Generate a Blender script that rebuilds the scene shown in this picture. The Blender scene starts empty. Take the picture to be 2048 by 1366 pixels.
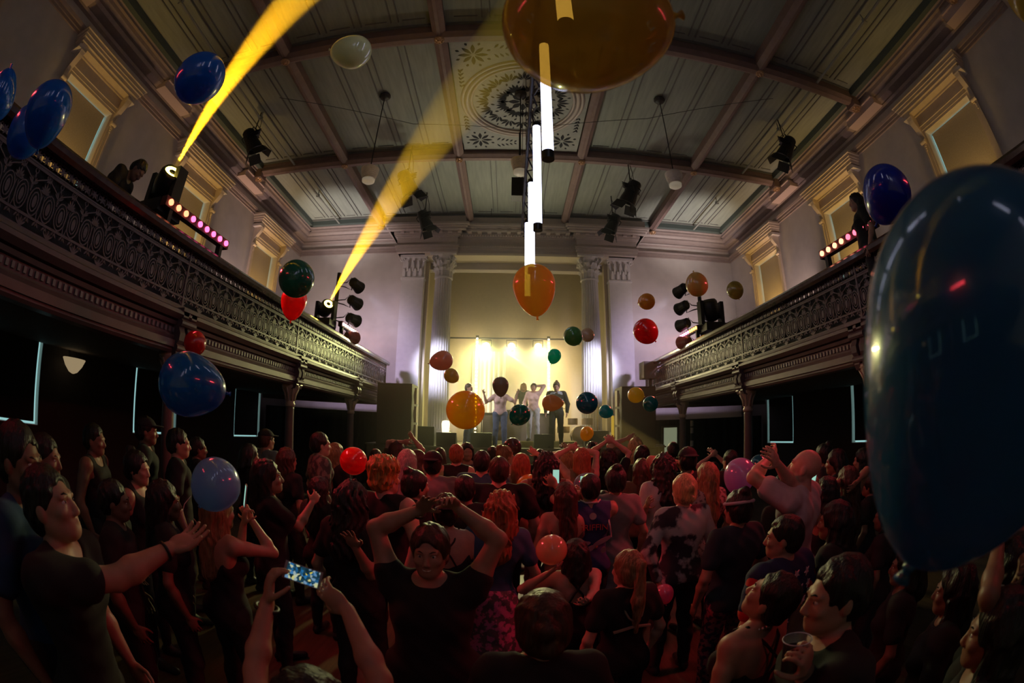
import bpy, bmesh, math, random
import numpy as np
from mathutils import Vector, Matrix
random.seed(7)
PI = math.pi
C = bpy.context.scene.collection
sc = bpy.context.scene

# ---------------------------------------------------------------- camera: 16 mm full-frame fisheye held just above the crowd
EYE = Vector((-0.227, 0.0, 2.15))
YAW, PITCH, ROLL = 0.0061, 0.1884, 0.0133
FPX = 918.0
_c, _s = math.cos, math.sin
AX = Vector((_c(YAW), -_s(YAW), 0))
AY = Vector((_c(PITCH)*_s(YAW), _c(PITCH)*_c(YAW), _s(PITCH)))
AZ = Vector((-_s(PITCH)*_s(YAW), -_s(PITCH)*_c(YAW), _c(PITCH)))
RX = AX*_c(ROLL) + AZ*_s(ROLL)
UP = AZ*_c(ROLL) - AX*_s(ROLL)
cd = bpy.data.cameras.new('camera'); cam = bpy.data.objects.new('camera', cd); C.objects.link(cam)
cam.matrix_world = Matrix(((RX.x, UP.x, -AY.x, EYE.x), (RX.y, UP.y, -AY.y, EYE.y), (RX.z, UP.z, -AY.z, EYE.z), (0, 0, 0, 1)))
cd.type = 'PANO'; cd.sensor_width = 36; cd.sensor_fit = 'HORIZONTAL'; cd.clip_start = .02
for o_ in (cd, getattr(cd, 'cycles', None)):
    if o_ is not None and hasattr(o_, 'panorama_type'):
        o_.panorama_type = 'FISHEYE_EQUISOLID'; o_.fisheye_lens = FPX/2048*36; o_.fisheye_fov = 2*PI*.98
cd.dof.use_dof = True; cd.dof.focus_distance = 5.0; cd.dof.aperture_fstop = 3.2; cd.lens = 16
sc.camera = cam

# ---------------------------------------------------------------- world, exposure
w = bpy.data.worlds.new('night'); sc.world = w; w.use_nodes = True
w.node_tree.nodes['Background'].inputs[0].default_value = (.012, .012, .016, 1)
w.node_tree.nodes['Background'].inputs[1].default_value = .3
vs = sc.view_settings; vs.view_transform = 'Standard'; vs.look = 'None'; vs.exposure = 0.0; vs.gamma = 1; vs.use_curve_mapping = False
sc.cycles.use_denoising = True
sc.cycles.max_bounces = 6; sc.cycles.diffuse_bounces = 3; sc.cycles.volume_bounces = 0
sc.cycles.transparent_max_bounces = 12; sc.cycles.caustics_reflective = False; sc.cycles.caustics_refractive = False
sc.cycles.sample_clamp_indirect = 4

def lamp(name, kind, loc, energy, col, aim=None, size=.1, spot=None, blend=.5, sizey=None, beam=False):
    d = bpy.data.lights.new(name, kind); o = bpy.data.objects.new(name, d); C.objects.link(o)
    d.energy = energy; d.color = col; o.location = loc
    if kind == 'AREA':
        d.size = size
        if sizey: d.shape = 'RECTANGLE'; d.size_y = sizey
    else: d.shadow_soft_size = size
    if kind == 'SPOT': d.spot_size = math.radians(spot); d.spot_blend = blend
    if aim is not None: o.rotation_euler = (Vector(aim)-Vector(loc)).to_track_quat('-Z', 'Y').to_euler()
    return o
WARM = (1, .72, .34); GOLD = (1, .66, .10); PINK = (1, .70, .62); RED = (1, .05, .07); COOL = (.60, .66, 1)
# stage: warm wash, back pars, glowing strips, cool front light from the two lamp trees
lamp('stage_wash_light', 'AREA', (0, 16.9, 1.9), 14, (1, .72, .32), (0, 17.8, 6.0), 4.0, sizey=.8)
for x, c, e in ((-1.12, (.95, 1, .34), 1700), (-.14, (1, .84, .42), 1000), (.9, (1, .86, .40), 1000)):
    lamp('par_back_light', 'SPOT', (x, 17.36, 5.3), e, c, (x*1.4, 12.0, 1.2), .08, 76, .8)
for x in (-1.45, 1.28):
    lamp('strip_glow_light', 'AREA', (x, 17.1, 3.9), 130, (1, .78, .45), (x, 18.5, 3.9), .3, sizey=3.2)
for s in (-1, 1):
    lamp('side_tree_light', 'SPOT', (s*3.86, 10.75, 5.4), 2300, (.74, .74, 1), (s*2.5, 15.1, 4.0), .10, 27, 1)
    lamp('side_tree_stage_light', 'SPOT', (s*3.86, 10.75, 5.0), 420, (1, .86, .92), (s*.4, 13.2, 2.6), .10, 26, .7)
    lamp('side_tree_low_light', 'SPOT', (s*4.5, 10.9, 4.3), 420, (.80, .62, 1), (s*5.0, 15.5, 4.0), .10, 80, .9)
# balcony uplights: gold in the window bays, rose on the piers between
for s in (-1, 1):
    for yc, k in ((-1.0, .12), (3.72, .5), (8.3, .9), (12.83, 1.1)):
        lamp('window_uplight', 'SPOT', (s*8.12, yc-.1, 5.0), 175*k, (1, .60, .15), (s*8.66, yc, 7.6), .08, 88, .9)
    for yc, k in ((10.75, 1.0), (6.1, .22), (1.6, .04)):
        lamp('pier_uplight', 'SPOT', (s*8.0, yc, 4.0), 330*k, PINK, (s*8.52, yc+.2, 6.2), .1, 60, .9)
    lamp('cove_uplight', 'SPOT', (s*6.6, 12.4, 4.4), 800, (1, .88, .82), (s*6.2, 14.2, 9.4), .2, 52, .9)
    lamp('end_wall_light', 'SPOT', (s*6.2, 12.0, 3.9), 360, (1, .76, .72), (s*5.8, 15.5, 6.8), .2, 86, .9)
    # red LED bars throwing colour down over the crowd
    lamp('red_bar_light', 'AREA', (s*3.8, 4.1, 4.18), 15, RED, (s*-1.0, 4.0, .3), 1.2, sizey=.12).data.spread = math.radians(75)
    lamp('red_rear_bar_light', 'AREA', (s*3.8, .2, 4.18), 2.2, RED, (s*-.4, 2.6, .6), 1.2, sizey=.12).data.spread = math.radians(80)
    lamp('rose_bar_light', 'AREA', (s*3.8, 10.1, 4.30), 10, (1, .16, .10), (0, 7.8, .6), .9, sizey=.1).data.spread = math.radians(75)
# light scattered up to the ceiling from the stage end, throwing beam shadows back towards the camera
lamp('ceiling_bounce_light', 'SPOT', (-.8, 13.0, 3.6), 380, (1, .93, .70), (0, 10.9, 9.4), .25, 92, 1)

# ---------------------------------------------------------------- materials
_m = {}
def mat(name, col, rough=.6, metal=0, emit=None, es=0, noise=0, scale=8, bump=0, coat=0, trans=0, sub=0, stretch=None, col2=None):
    if name in _m: return _m[name]
    m = bpy.data.materials.new(name); m.use_nodes = True; nt = m.node_tree; b = nt.nodes['Principled BSDF']
    b.inputs['Base Color'].default_value = (*col, 1); b.inputs['Roughness'].default_value = rough
    b.inputs['Metallic'].default_value = metal; b.inputs['Coat Weight'].default_value = coat
    b.inputs['Coat Roughness'].default_value = .08
    if trans: b.inputs['Transmission Weight'].default_value = trans
    if emit: b.inputs['Emission Color'].default_value = (*emit, 1); b.inputs['Emission Strength'].default_value = es
    if noise or bump or col2:
        tc = nt.nodes.new('ShaderNodeTexCoord'); mp = nt.nodes.new('ShaderNodeMapping'); nz = nt.nodes.new('ShaderNodeTexNoise')
        nt.links.new(tc.outputs['Object'], mp.inputs[0]); nt.links.new(mp.outputs[0], nz.inputs[0])
        mp.inputs['Scale'].default_value = stretch or (1, 1, 1); nz.inputs['Scale'].default_value = scale; nz.inputs['Detail'].default_value = 4
        if noise or col2:
            cr = nt.nodes.new('ShaderNodeValToRGB'); nt.links.new(nz.outputs[0], cr.inputs[0])
            cr.color_ramp.elements[0].position = .35; cr.color_ramp.elements[1].position = .65
            a_ = tuple(max(0, v*(1-noise)) for v in col); c_ = col2 or tuple(min(1, v*(1+noise)) for v in col)
            cr.color_ramp.elements[0].color = (*a_, 1); cr.color_ramp.elements[1].color = (*c_, 1)
            if col2: cr.color_ramp.elements[0].position = .48; cr.color_ramp.elements[1].position = .54
            nt.links.new(cr.outputs[0], b.inputs['Base Color'])
        if bump:
            bp = nt.nodes.new('ShaderNodeBump'); bp.inputs['Strength'].default_value = bump; bp.inputs['Distance'].default_value = .01
            nt.links.new(nz.outputs[0], bp.inputs['Height']); nt.links.new(bp.outputs[0], b.inputs['Normal'])
    _m[name] = m; return m
WALL = mat('wall_paint', (.60, .55, .52), .75, noise=.05, scale=3, bump=.08)
STONE = mat('plaster_trim', (.66, .60, .56), .6, noise=.05, scale=5)
CORN = mat('cornice_paint', (.36, .28, .26), .5, noise=.05)
BEAM = mat('ceiling_beam_paint', (.27, .18, .165), .5, noise=.08, scale=6)
PANEL = mat('ceiling_board_paint', (.34, .37, .32), .6, noise=.10, scale=2, stretch=(6, .6, 1))
GROOVE = mat('board_groove_paint', (.20, .20, .19), .7)
COFFER = mat('coffer_edge_paint', (.10, .13, .12), .6)
IRON = mat('balcony_iron_paint', (.13, .082, .092), .36, noise=.08, scale=8)
RAIL = mat('dark_varnished_rail', (.06, .025, .022), .25, noise=.2, scale=9, coat=.4)
FASC = mat('balcony_fascia_paint', (.16, .11, .11), .40, noise=.07, scale=6)
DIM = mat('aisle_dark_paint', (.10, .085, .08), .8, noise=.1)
BLACK = mat('black_metal', (.012, .012, .013), .45)
BLACKC = mat('black_drape', (.010, .010, .011), .95, noise=.2, scale=6, bump=.3, stretch=(3, 3, .3))
BRASS = mat('gilt_boss', (.65, .42, .26), .28, metal=.7)
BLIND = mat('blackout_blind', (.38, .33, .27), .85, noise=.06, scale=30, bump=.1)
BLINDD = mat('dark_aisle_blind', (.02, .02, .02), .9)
DAY = mat('daylight_pane', (.5, .7, .7), .3, emit=(.42, .80, .80), es=.62)
CREAM = mat('lamp_glass', (.85, .78, .68), .35, noise=.08, scale=12)

# ---------------------------------------------------------------- mesh helpers
class MB:
    def __init__(s): s.v = []; s.f = []
    def add(s, v, f):
        n = len(s.v); s.v += [tuple(p) for p in v]; s.f += [tuple(i+n for i in q) for q in f]
    def box(s, a, b, M=None):
        x0, y0, z0 = a; x1, y1, z1 = b
        v = [(x0,y0,z0),(x1,y0,z0),(x1,y1,z0),(x0,y1,z0),(x0,y0,z1),(x1,y0,z1),(x1,y1,z1),(x0,y1,z1)]
        if M is not None: v = [M @ Vector(p) for p in v]
        s.add(v, [(0,3,2,1),(4,5,6,7),(0,1,5,4),(1,2,6,5),(2,3,7,6),(3,0,4,7)])
    def cbox(s, c, d, M=None):
        h = [q/2 for q in d]; T = Matrix.Translation(c)
        s.box([-q for q in h], h, T @ M if M is not None else T)
    def extrude(s, prof, axis, t0, t1, fn):          # profile of 2-tuples swept; fn(p, t) -> xyz
        n = len(prof); v = [fn(p, t0) for p in prof]+[fn(p, t1) for p in prof]
        s.add(v, [(i, (i+1) % n, n+(i+1) % n, n+i) for i in range(n)]+[tuple(range(n-1, -1, -1)), tuple(range(n, 2*n))])
    def lathe(s, prof, M=None, n=24, mod=None):      # prof [(r, z)]
        v = []; f = []
        for r, z in prof:
            for i in range(n):
                a = 2*PI*i/n; k = mod(a, z) if mod else 1
                p = Vector((r*k*math.cos(a), r*k*math.sin(a), z)); v.append(M @ p if M is not None else p)
        m = len(prof)
        for j in range(m-1):
            for i in range(n): f.append((j*n+i, j*n+(i+1) % n, (j+1)*n+(i+1) % n, (j+1)*n+i))
        f.append(tuple(range(n-1, -1, -1))); f.append(tuple(range((m-1)*n, m*n))); s.add(v, f)
    def tube(s, pts, r, n=8, cap=True, flat=None):   # flat: (normal, width factor) gives a flat bar
        pts = [Vector(p) for p in pts]; m = len(pts); rs = r if isinstance(r, (list, tuple)) else [r]*m
        t0 = (pts[1]-pts[0]).normalized(); ref = Vector((0, 0, 1)) if abs(t0.z) < .9 else Vector((1, 0, 0))
        if flat: ref = Vector(flat[0])
        v = []; f = []
        for i, p in enumerate(pts):
            t = (pts[min(i+1, m-1)]-pts[max(i-1, 0)])
            t = t.normalized() if t.length > 1e-9 else t0
            u = t.cross(ref)
            if u.length < 1e-5: u = t.orthogonal()
            u.normalize(); w_ = u.cross(t).normalized()
            if not flat: ref = w_
            for k in range(n):
                a = 2*PI*(k+.5)/n; q = math.cos(a); h = math.sin(a)*(flat[1] if flat else 1)
                v.append(p+(u*q+w_*h)*rs[i])
        for i in range(m-1):
            for k in range(n): f.append((i*n+k, i*n+(k+1) % n, (i+1)*n+(k+1) % n, (i+1)*n+k))
        if cap: f.append(tuple(range(n-1, -1, -1))); f.append(tuple(range((m-1)*n, m*n)))
        s.add(v, f)
    def prism(s, poly, fn, h):                        # 2D polygon -> thin solid; fn(u, v, w)
        n = len(poly); v = [fn(a, b, 0) for a, b in poly]+[fn(a, b, h) for a, b in poly]
        s.add(v, [tuple(range(n-1, -1, -1)), tuple(range(n, 2*n))]+[(i, (i+1) % n, n+(i+1) % n, n+i) for i in range(n)])
    def ball(s, c, r, n=10, sc_=(1, 1, 1)):
        prof = [(max(1e-4, r*math.sin(PI*i/n)), -r*math.cos(PI*i/n)) for i in range(n+1)]
        s.lathe([(p*sc_[0], z*sc_[2]) for p, z in prof], Matrix.Translation(c), 2*n)
    def build(s, name, m, parent=None, smooth=False, **props):
        me = bpy.data.meshes.new(name); me.from_pydata(s.v, [], s.f); me.update()
        bm = bmesh.new(); bm.from_mesh(me); bmesh.ops.recalc_face_normals(bm, faces=bm.faces); bm.to_mesh(me); bm.free()
        me.materials.append(m)
        if smooth: me.shade_smooth() if smooth is True else me.shade_smooth()
        o = bpy.data.objects.new(name, me); C.objects.link(o)
        if smooth == 'auto':
            for e in me.edges: pass
        if parent is not None: o.parent = parent; o.matrix_parent_inverse = parent.matrix_world.inverted() if getattr(parent, '_abs', False) else Matrix()
        for k, v in props.items(): o[k] = v
        return o
def smooth_angle(o, deg=35):
    me = o.data; bm = bmesh.new(); bm.from_mesh(me)
    for f in bm.faces: f.smooth = True
    for e in bm.edges:
        if len(e.link_faces) == 2 and e.calc_face_angle(0) > math.radians(deg): e.smooth = False
    bm.to_mesh(me); bm.free(); return o
def empty(name, loc=(0, 0, 0), rz=0, label=None, cat=None, group=None, kind=None, parent=None):
    o = bpy.data.objects.new(name, None); C.objects.link(o); o.location = loc; o.rotation_euler = (0, 0, rz); o.empty_display_size = .1
    tag(o, label, cat, group, kind)
    if parent is not None: o.parent = parent
    return o
def tag(o, label=None, cat=None, group=None, kind=None):
    if label: o['label'] = label
    if cat: o['category'] = cat
    if group: o['group'] = group
    if kind: o['kind'] = kind
    return o
def copy_tree(o, parent=None):
    c = o.copy(); C.objects.link(c)
    if parent is not None: c.parent = parent
    for ch in list(o.children): copy_tree(ch, c)
    return c
def struct(name, mb, m, parent=None, **k):
    o = mb.build(name, m, parent, **k)
    if parent is None: o['kind'] = 'structure'
    return o
def ray(px, py):                                      # direction through a point of the 2048 x 1366 frame
    u, v = px-1024.0, py-683.0; r = math.hypot(u, v) or 1e-6; th = 2*math.asin(r/(2*FPX))
    return (RX*(u/r)*math.sin(th)-UP*(v/r)*math.sin(th)+AY*math.cos(th)).normalized()
def at(px, py, d=None, z=None, x=None, y=None):
    D = ray(px, py)
    t = d if d is not None else ((z-EYE.z)/D.z if z is not None else ((x-EYE.x)/D.x if x is not None else (y-EYE.y)/D.y))
    return EYE+D*t

# ================================================================ THE ROOM
WX, Y0, YE = 8.52, -5.0, 15.53          # side wall plane, back of hall, stage end wall
CZ, BZ = 9.46, 9.10                      # ceiling boards, beam soffits
BY = [-3.0, 1.48, 5.96, 10.44]           # cross beams
WIN = [(-1.72, -.05), (2.88, 4.53), (7.46, 9.14), (12.02, 13.65)]   # window openings along Y, same on both floors
f = MB(); f.box((-WX-.4, Y0-.3, -.2), (WX+.4, 18.6, 0))
FLOOR = mat('worn_floorboards', (.09, .055, .03), .5, noise=.25, scale=3, stretch=(8, .5, 1))
struct('floor', f, FLOOR)
g = MB(); g.box((-WX-.3, Y0-.3, CZ), (WX+.3, 18.6, CZ+.2))
ceil = struct('ceiling', g, PANEL)
def wall_side(s):
    m = MB(); x0, x1 = s*WX, s*(WX+.42)
    a, b = min(x0, x1), max(x0, x1)
    ys = [Y0]; 
    for (p, q) in WIN: ys += [p, q]
    ys.append(18.6)
    for i in range(0, len(ys), 2): m.box((a, ys[i], 0), (b, ys[i+1], CZ))
    for (p, q) in WIN:
        for z0, z1 in ((0, 1.40), (3.55, 4.95), (7.66, CZ)): m.box((a, p, z0), (b, q, z1))
    wl = struct('wall_left' if s < 0 else 'wall_right', m, WALL)
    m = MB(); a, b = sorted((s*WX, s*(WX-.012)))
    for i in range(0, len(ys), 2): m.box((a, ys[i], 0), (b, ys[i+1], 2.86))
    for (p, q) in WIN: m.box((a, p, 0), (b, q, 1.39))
    m.build('aisle_shade_sheet', mat('aisle_shade_tone', (.045, .040, .040), .85, noise=.1), wl)  # dark sheet over the lower wall, aisle shade put into its colour
    return wl
wall_side(-1); wall_side(1)
m = MB(); m.box((-WX-.3, Y0-.3, 0), (WX+.3, Y0, CZ)); struct('wall_back', m, WALL)
m = MB()                                               # stage end wall with the alcove opening
m.box((-WX, YE, 0), (-3.22, YE+.35, CZ)); m.box((3.22, YE, 0), (WX, YE+.35, CZ)); m.box((-3.22, YE, 7.72), (3.22, YE+.35, CZ))
struct('wall_stage_end', m, WALL)
ALC = mat('alcove_paint', (.50, .43, .27), .75, noise=.04)
m = MB(); m.box((-3.42, 18.0, 0), (3.42, 18.2, 9.0)); struct('wall_alcove_back', m, ALC)
for s in (-1, 1):
    m = MB(); m.box((min(s*3.22, s*3.42), YE+.35, 0), (max(s*3.22, s*3.42), 18.0, 9.0)); struct('wall_alcove_left' if s < 0 else 'wall_alcove_right', m, ALC)
m = MB(); m.box((-3.22, YE+.35, 8.6), (3.22, 18.0, 8.75)); struct('ceiling_alcove', m, ALC)
# dark lining under the balconies (black drapes hung along the end of each aisle)
def wavy_drape(x0, x1, y, z0, z1, amp=.05, n=60, k=22):
    m = MB(); v = []; fc = []
    for i in range(n+1):
        x = x0+(x1-x0)*i/n; yy = y+amp*math.sin(k*i/n*2*PI/2)*(.6+.4*math.sin(i*.7))
        v += [(x, yy, z0), (x, yy, z1), (x, yy+.02, z0), (x, yy+.02, z1)]
    for i in range(n):
        a = 4*i; fc += [(a, a+4, a+5, a+1), (a+2, a+3, a+7, a+6), (a+1, a+5, a+7, a+3), (a, a+2, a+6, a+4)]
    m.add(v, fc); return m
for s in (-1, 1):
    x0, x1 = sorted((s*4.25, s*8.45))
    o = wavy_drape(x0, x1, 13.95, .02, 2.5 if s < 0 else 2.35).build('curtain', BLACKC)
    tag(o, 'black drape hung across the end of the %s aisle below the balcony' % ('left' if s < 0 else 'right'), 'curtain')

# cornice along walls: swept mouldings, one run per wall
def cornice_run(name, fn, t0, t1):
    m = MB()
    segs = [[(.0, 8.40), (.045, 8.40), (.045, 8.46), (.0, 8.46)], [(.0, 8.46), (.07, 8.47), (.07, 8.54), (.0, 8.54)], [(.0, 8.54), (.10, 8.55), (.12, 8.61), (.0, 8.63)],
            [(.0, 8.86), (.10, 8.88), (.14, 8.93), (.0, 8.95)], [(.0, 8.95), (.36, 8.96), (.40, 9.04), (.0, 9.05)], [(.0, 9.05), (.46, 9.06), (.52, 9.12), (.54, 9.20), (.0, 9.2)],
            [(.0, 9.2), (.62, 9.2), (.62, 9.26), (.68, 9.30), (.68, CZ), (.0, CZ)]]
    for sg in segs: m.extrude(sg, 1, t0, t1, fn)
    return struct(name, m, CORN)
cornice_run('trim_1', lambda p, t: (-WX+p[0], t, p[1]), Y0, YE)
cornice_run('trim_2', lambda p, t: (WX-p[0], t, p[1]), Y0, YE)
cornice_run('trim_3', lambda p, t: (t, YE-p[0], p[1]), -WX, WX)
# dark coffer edge board running round the ceiling field
m = MB(); 
for s in (-1, 1): m.box((min(s*7.72, s*7.86), Y0, 9.28), (max(s*7.72, s*7.86), 14.7, CZ))
m.box((-7.86, 14.62, 9.28), (7.86, 14.76, CZ)); struct('trim_4', m, COFFER)

# cross beams and longitudinal ribs, with gilt bosses where they meet
def beam_profile(w, z0=BZ):
    h = w/2
    return [(-h, CZ), (-h, z0+.16), (-h-.03, z0+.13), (-h-.03, z0+.08), (-h+.04, z0+.03), (-h+.07, z0), (h-.07, z0), (h-.04, z0+.03), (h+.03, z0+.08), (h+.03, z0+.13), (h, z0+.16), (h, CZ)]
n_t = 5
bossmb = MB()
def boss_mesh(r):
    b = MB(); b.lathe([(.001, -.06), (r*.22, -.055), (r*.35, -.03), (r*.3, -.015), (r*.55, -.02), (r*.8, -.03), (r, -.01), (r, .02)], None, 20)
    for k in range(8):
        a = 2*PI*k/8; b.ball((r*.72*math.cos(a), r*.72*math.sin(a), -.03), r*.2, 5)
    return b
for k, y in enumerate(BY):
    m = MB(); m.extrude(beam_profile(.26), 1, -7.75, 7.75, lambda p, t, y=y: (t, y+p[0], p[1]))
    b = struct('trim_%d' % n_t, m, BEAM); n_t += 1
    for x in (-4.94, -1.65, 1.65, 4.94):
        boss_mesh(.10).build('boss', BRASS, b, smooth=True).location = (x, y, BZ-.01)
    for s in (-1, 1):                                  # block (pink uplight put into its pale colour) and gilt boss carrying the beam end on the cornice
        q = MB(); q.box((min(s*7.98, s*8.30), y-.62, 8.84), (max(s*7.98, s*8.30), y+.62, 9.02))
        q.box((min(s*7.93, s*8.2), y-.58, 9.02), (max(s*7.93, s*8.2), y+.58, 9.06))
        q.build('end_block', mat('cornice_block_lit', (.62, .47, .44), .5), b)
        q = MB(); q.box((min(s*7.70, s*7.96), y-.16, 9.0), (max(s*7.70, s*7.96), y+.16, 9.3)); q.build('beam_corbel', BEAM, b)
        boss_mesh(.13).build('boss', BRASS, b, smooth=True).location = (s*7.86, y, 9.0)
for x in (-4.94, -1.65, 1.65, 4.94):
    m = MB(); m.extrude(beam_profile(.20, BZ+.02), 1, Y0, 14.72, lambda p, t, x=x: (x+p[0], t, p[1])); b = struct('trim_%d' % n_t, m, BEAM); n_t += 1
    if abs(x) > 4: boss_mesh(.13).build('boss', BRASS, b, smooth=True).location = (x, 14.72, BZ-.02)
# boarded panels: raised battens between the ribs
m = MB()
for (a, b) in ((-7.7, -5.06), (-4.82, -1.77), (-1.53, 1.53), (1.77, 4.82), (5.06, 7.7)):
    w_ = b-a
    for j, (p, q) in enumerate(zip([Y0]+BY, BY+[14.65])):
        if abs(a+1.53) < .01 and j == 3: continue
        nb = 4
        for i in range(1, nb):
            xx = a+w_*i/nb
            for d in (-.075, .075): m.box((xx+d-.012, p+.3, CZ-.025), (xx+d+.012, q-.3, CZ))
        for i in range(nb):                            # thin panel beads
            xa, xb = a+w_*i/nb+.16, a+w_*(i+1)/nb-.16
            for yy in (p+.34, q-.34): m.box((xa, yy-.01, CZ-.02), (xb, yy+.01, CZ))
        for yy in (p+.16, q-.16): m.box((a, yy-.02, CZ-.06), (b, yy+.02, CZ))
m.build('batten', GROOVE, ceil)
for s in (-1, 1):                                      # conduit pipes under the outer bays
    m = MB(); m.tube([(s*6.55, Y0, 9.25), (s*6.55, 14.5, 9.25)], .035, 8)
    for y in (1, 3.5, 7.9, 12.3): m.tube([(s*6.55, y, 9.25), (s*6.55, y, CZ)], .015, 6); m.box((s*6.55-.05, y-.03, 9.2), (s*6.55+.05, y+.03, 9.3))
    o = m.build('lighting_pipe', mat('grey_pipe', (.32, .33, .30), .5)); tag(o, 'grey steel pipe along the %s outer ceiling bay' % ('left' if s < 0 else 'right'), 'pipe')

# centre rose: piercings' shade painted as dark leaves on a pale board, round moulding
rose = empty('ceiling_rose', (0, 8.2, 9.30), 0, 'round pierced fretwork rose in a square panel at the middle of the ceiling', 'ceiling rose')
m = MB(); m.box((-1.5, -2.05, .0), (1.5, 2.05, .14)); m.build('rose_board', mat('rose_board_paint', (.40, .41, .38), .6, noise=.06), rose)
def torus(mb, R, r, c=(0, 0, 0), n=56, k=8, sy=1):
    pts = [(c[0]+R*math.cos(2*PI*i/n), c[1]+R*sy*math.sin(2*PI*i/n), c[2]) for i in range(n+1)]; mb.tube(pts, r, k, cap=False)
m = MB(); torus(m, 1.28, .06); torus(m, 1.38, .05, (0, 0, .01)); torus(m, 1.18, .035, (0, 0, -.01)); m.build('rose_ring', mat('rose_ring_paint', (.50, .42, .38), .35), rose, smooth=True)
hole_shade = MB()
def leaf(cx, cy, a, L, W, rot=0):
    u = (math.cos(a), math.sin(a)); n = (-u[1], u[0])
    P = [(0, 0), (.25, -.32), (.55, -.5), (.8, -.3), (1, 0), (.8, .3), (.55, .5), (.25, .32)]
    poly = [(cx+u[0]*p*L+n[0]*q*W, cy+u[1]*p*L+n[1]*q*W) for p, q in P]
    hole_shade.prism(poly, lambda x, y, w: (x, y, -.004+w), .005)
def fan(cx, cy, a, n=5, L=.16, spread=1.9):
    for i in range(n):
        t = (i/(n-1)-.5)*spread; leaf(cx+math.cos(a+t)*.045, cy+math.sin(a+t)*.045, a+t, L*(1-.22*abs(t)), .066)
for k in range(8): leaf(.06*math.cos(k*PI/4), .06*math.sin(k*PI/4), k*PI/4, .28, .14)
for k in range(8): leaf(.30*math.cos(k*PI/4)+0, .30*math.sin(k*PI/4), k*PI/4, .30, .09)
for k in range(8): fan(.36*math.cos((k+.5)*PI/4), .36*math.sin((k+.5)*PI/4), (k+.5)*PI/4, 7, .26, 2.2)
for k in range(16): fan(.76*math.cos(k*PI/8), .76*math.sin(k*PI/8), k*PI/8, 5, .27, 1.9)
for k in range(16):
    a = (k+.5)*PI/8; leaf(.66*math.cos(a), .66*math.sin(a), a+.5, .1, .05); leaf(1.02*math.cos(a), 1.02*math.sin(a), a, .09, .04)
for sx in (-1, 1):
    for sy in (-1, 1):
        cx, cy = sx*1.05, sy*1.58
        for k in range(8): leaf(cx+.04*math.cos(k*PI/4), cy+.04*math.sin(k*PI/4), k*PI/4, .27, .09)
        for k in range(8): leaf(cx+.3*math.cos((k+.5)*PI/4), cy+.3*math.sin((k+.5)*PI/4), (k+.5)*PI/4, .09, .06)
        for k in range(5):
            leaf(sx*(.62-.11*k), sy*(1.60+.02*k), (PI if sx > 0 else 0)+sx*sy*.9, .15-.012*k, .05); leaf(sx*(.62-.11*k), sy*(1.78-.02*k), (PI if sx > 0 else 0)-sx*sy*.9, .15-.012*k, .05)
            leaf(sx*1.28, sy*(1.15-.13*k), -sy*PI/2+sx*sy*.8, .15-.012*k, .05); leaf(sx*1.40, sy*(1.15-.13*k), -sy*PI/2-sx*sy*.4, .15-.012*k, .05)
hole_shade.build('fretwork_dark_leaf', mat('fretwork_shade', (.03, .03, .035), .9), rose)

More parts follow.
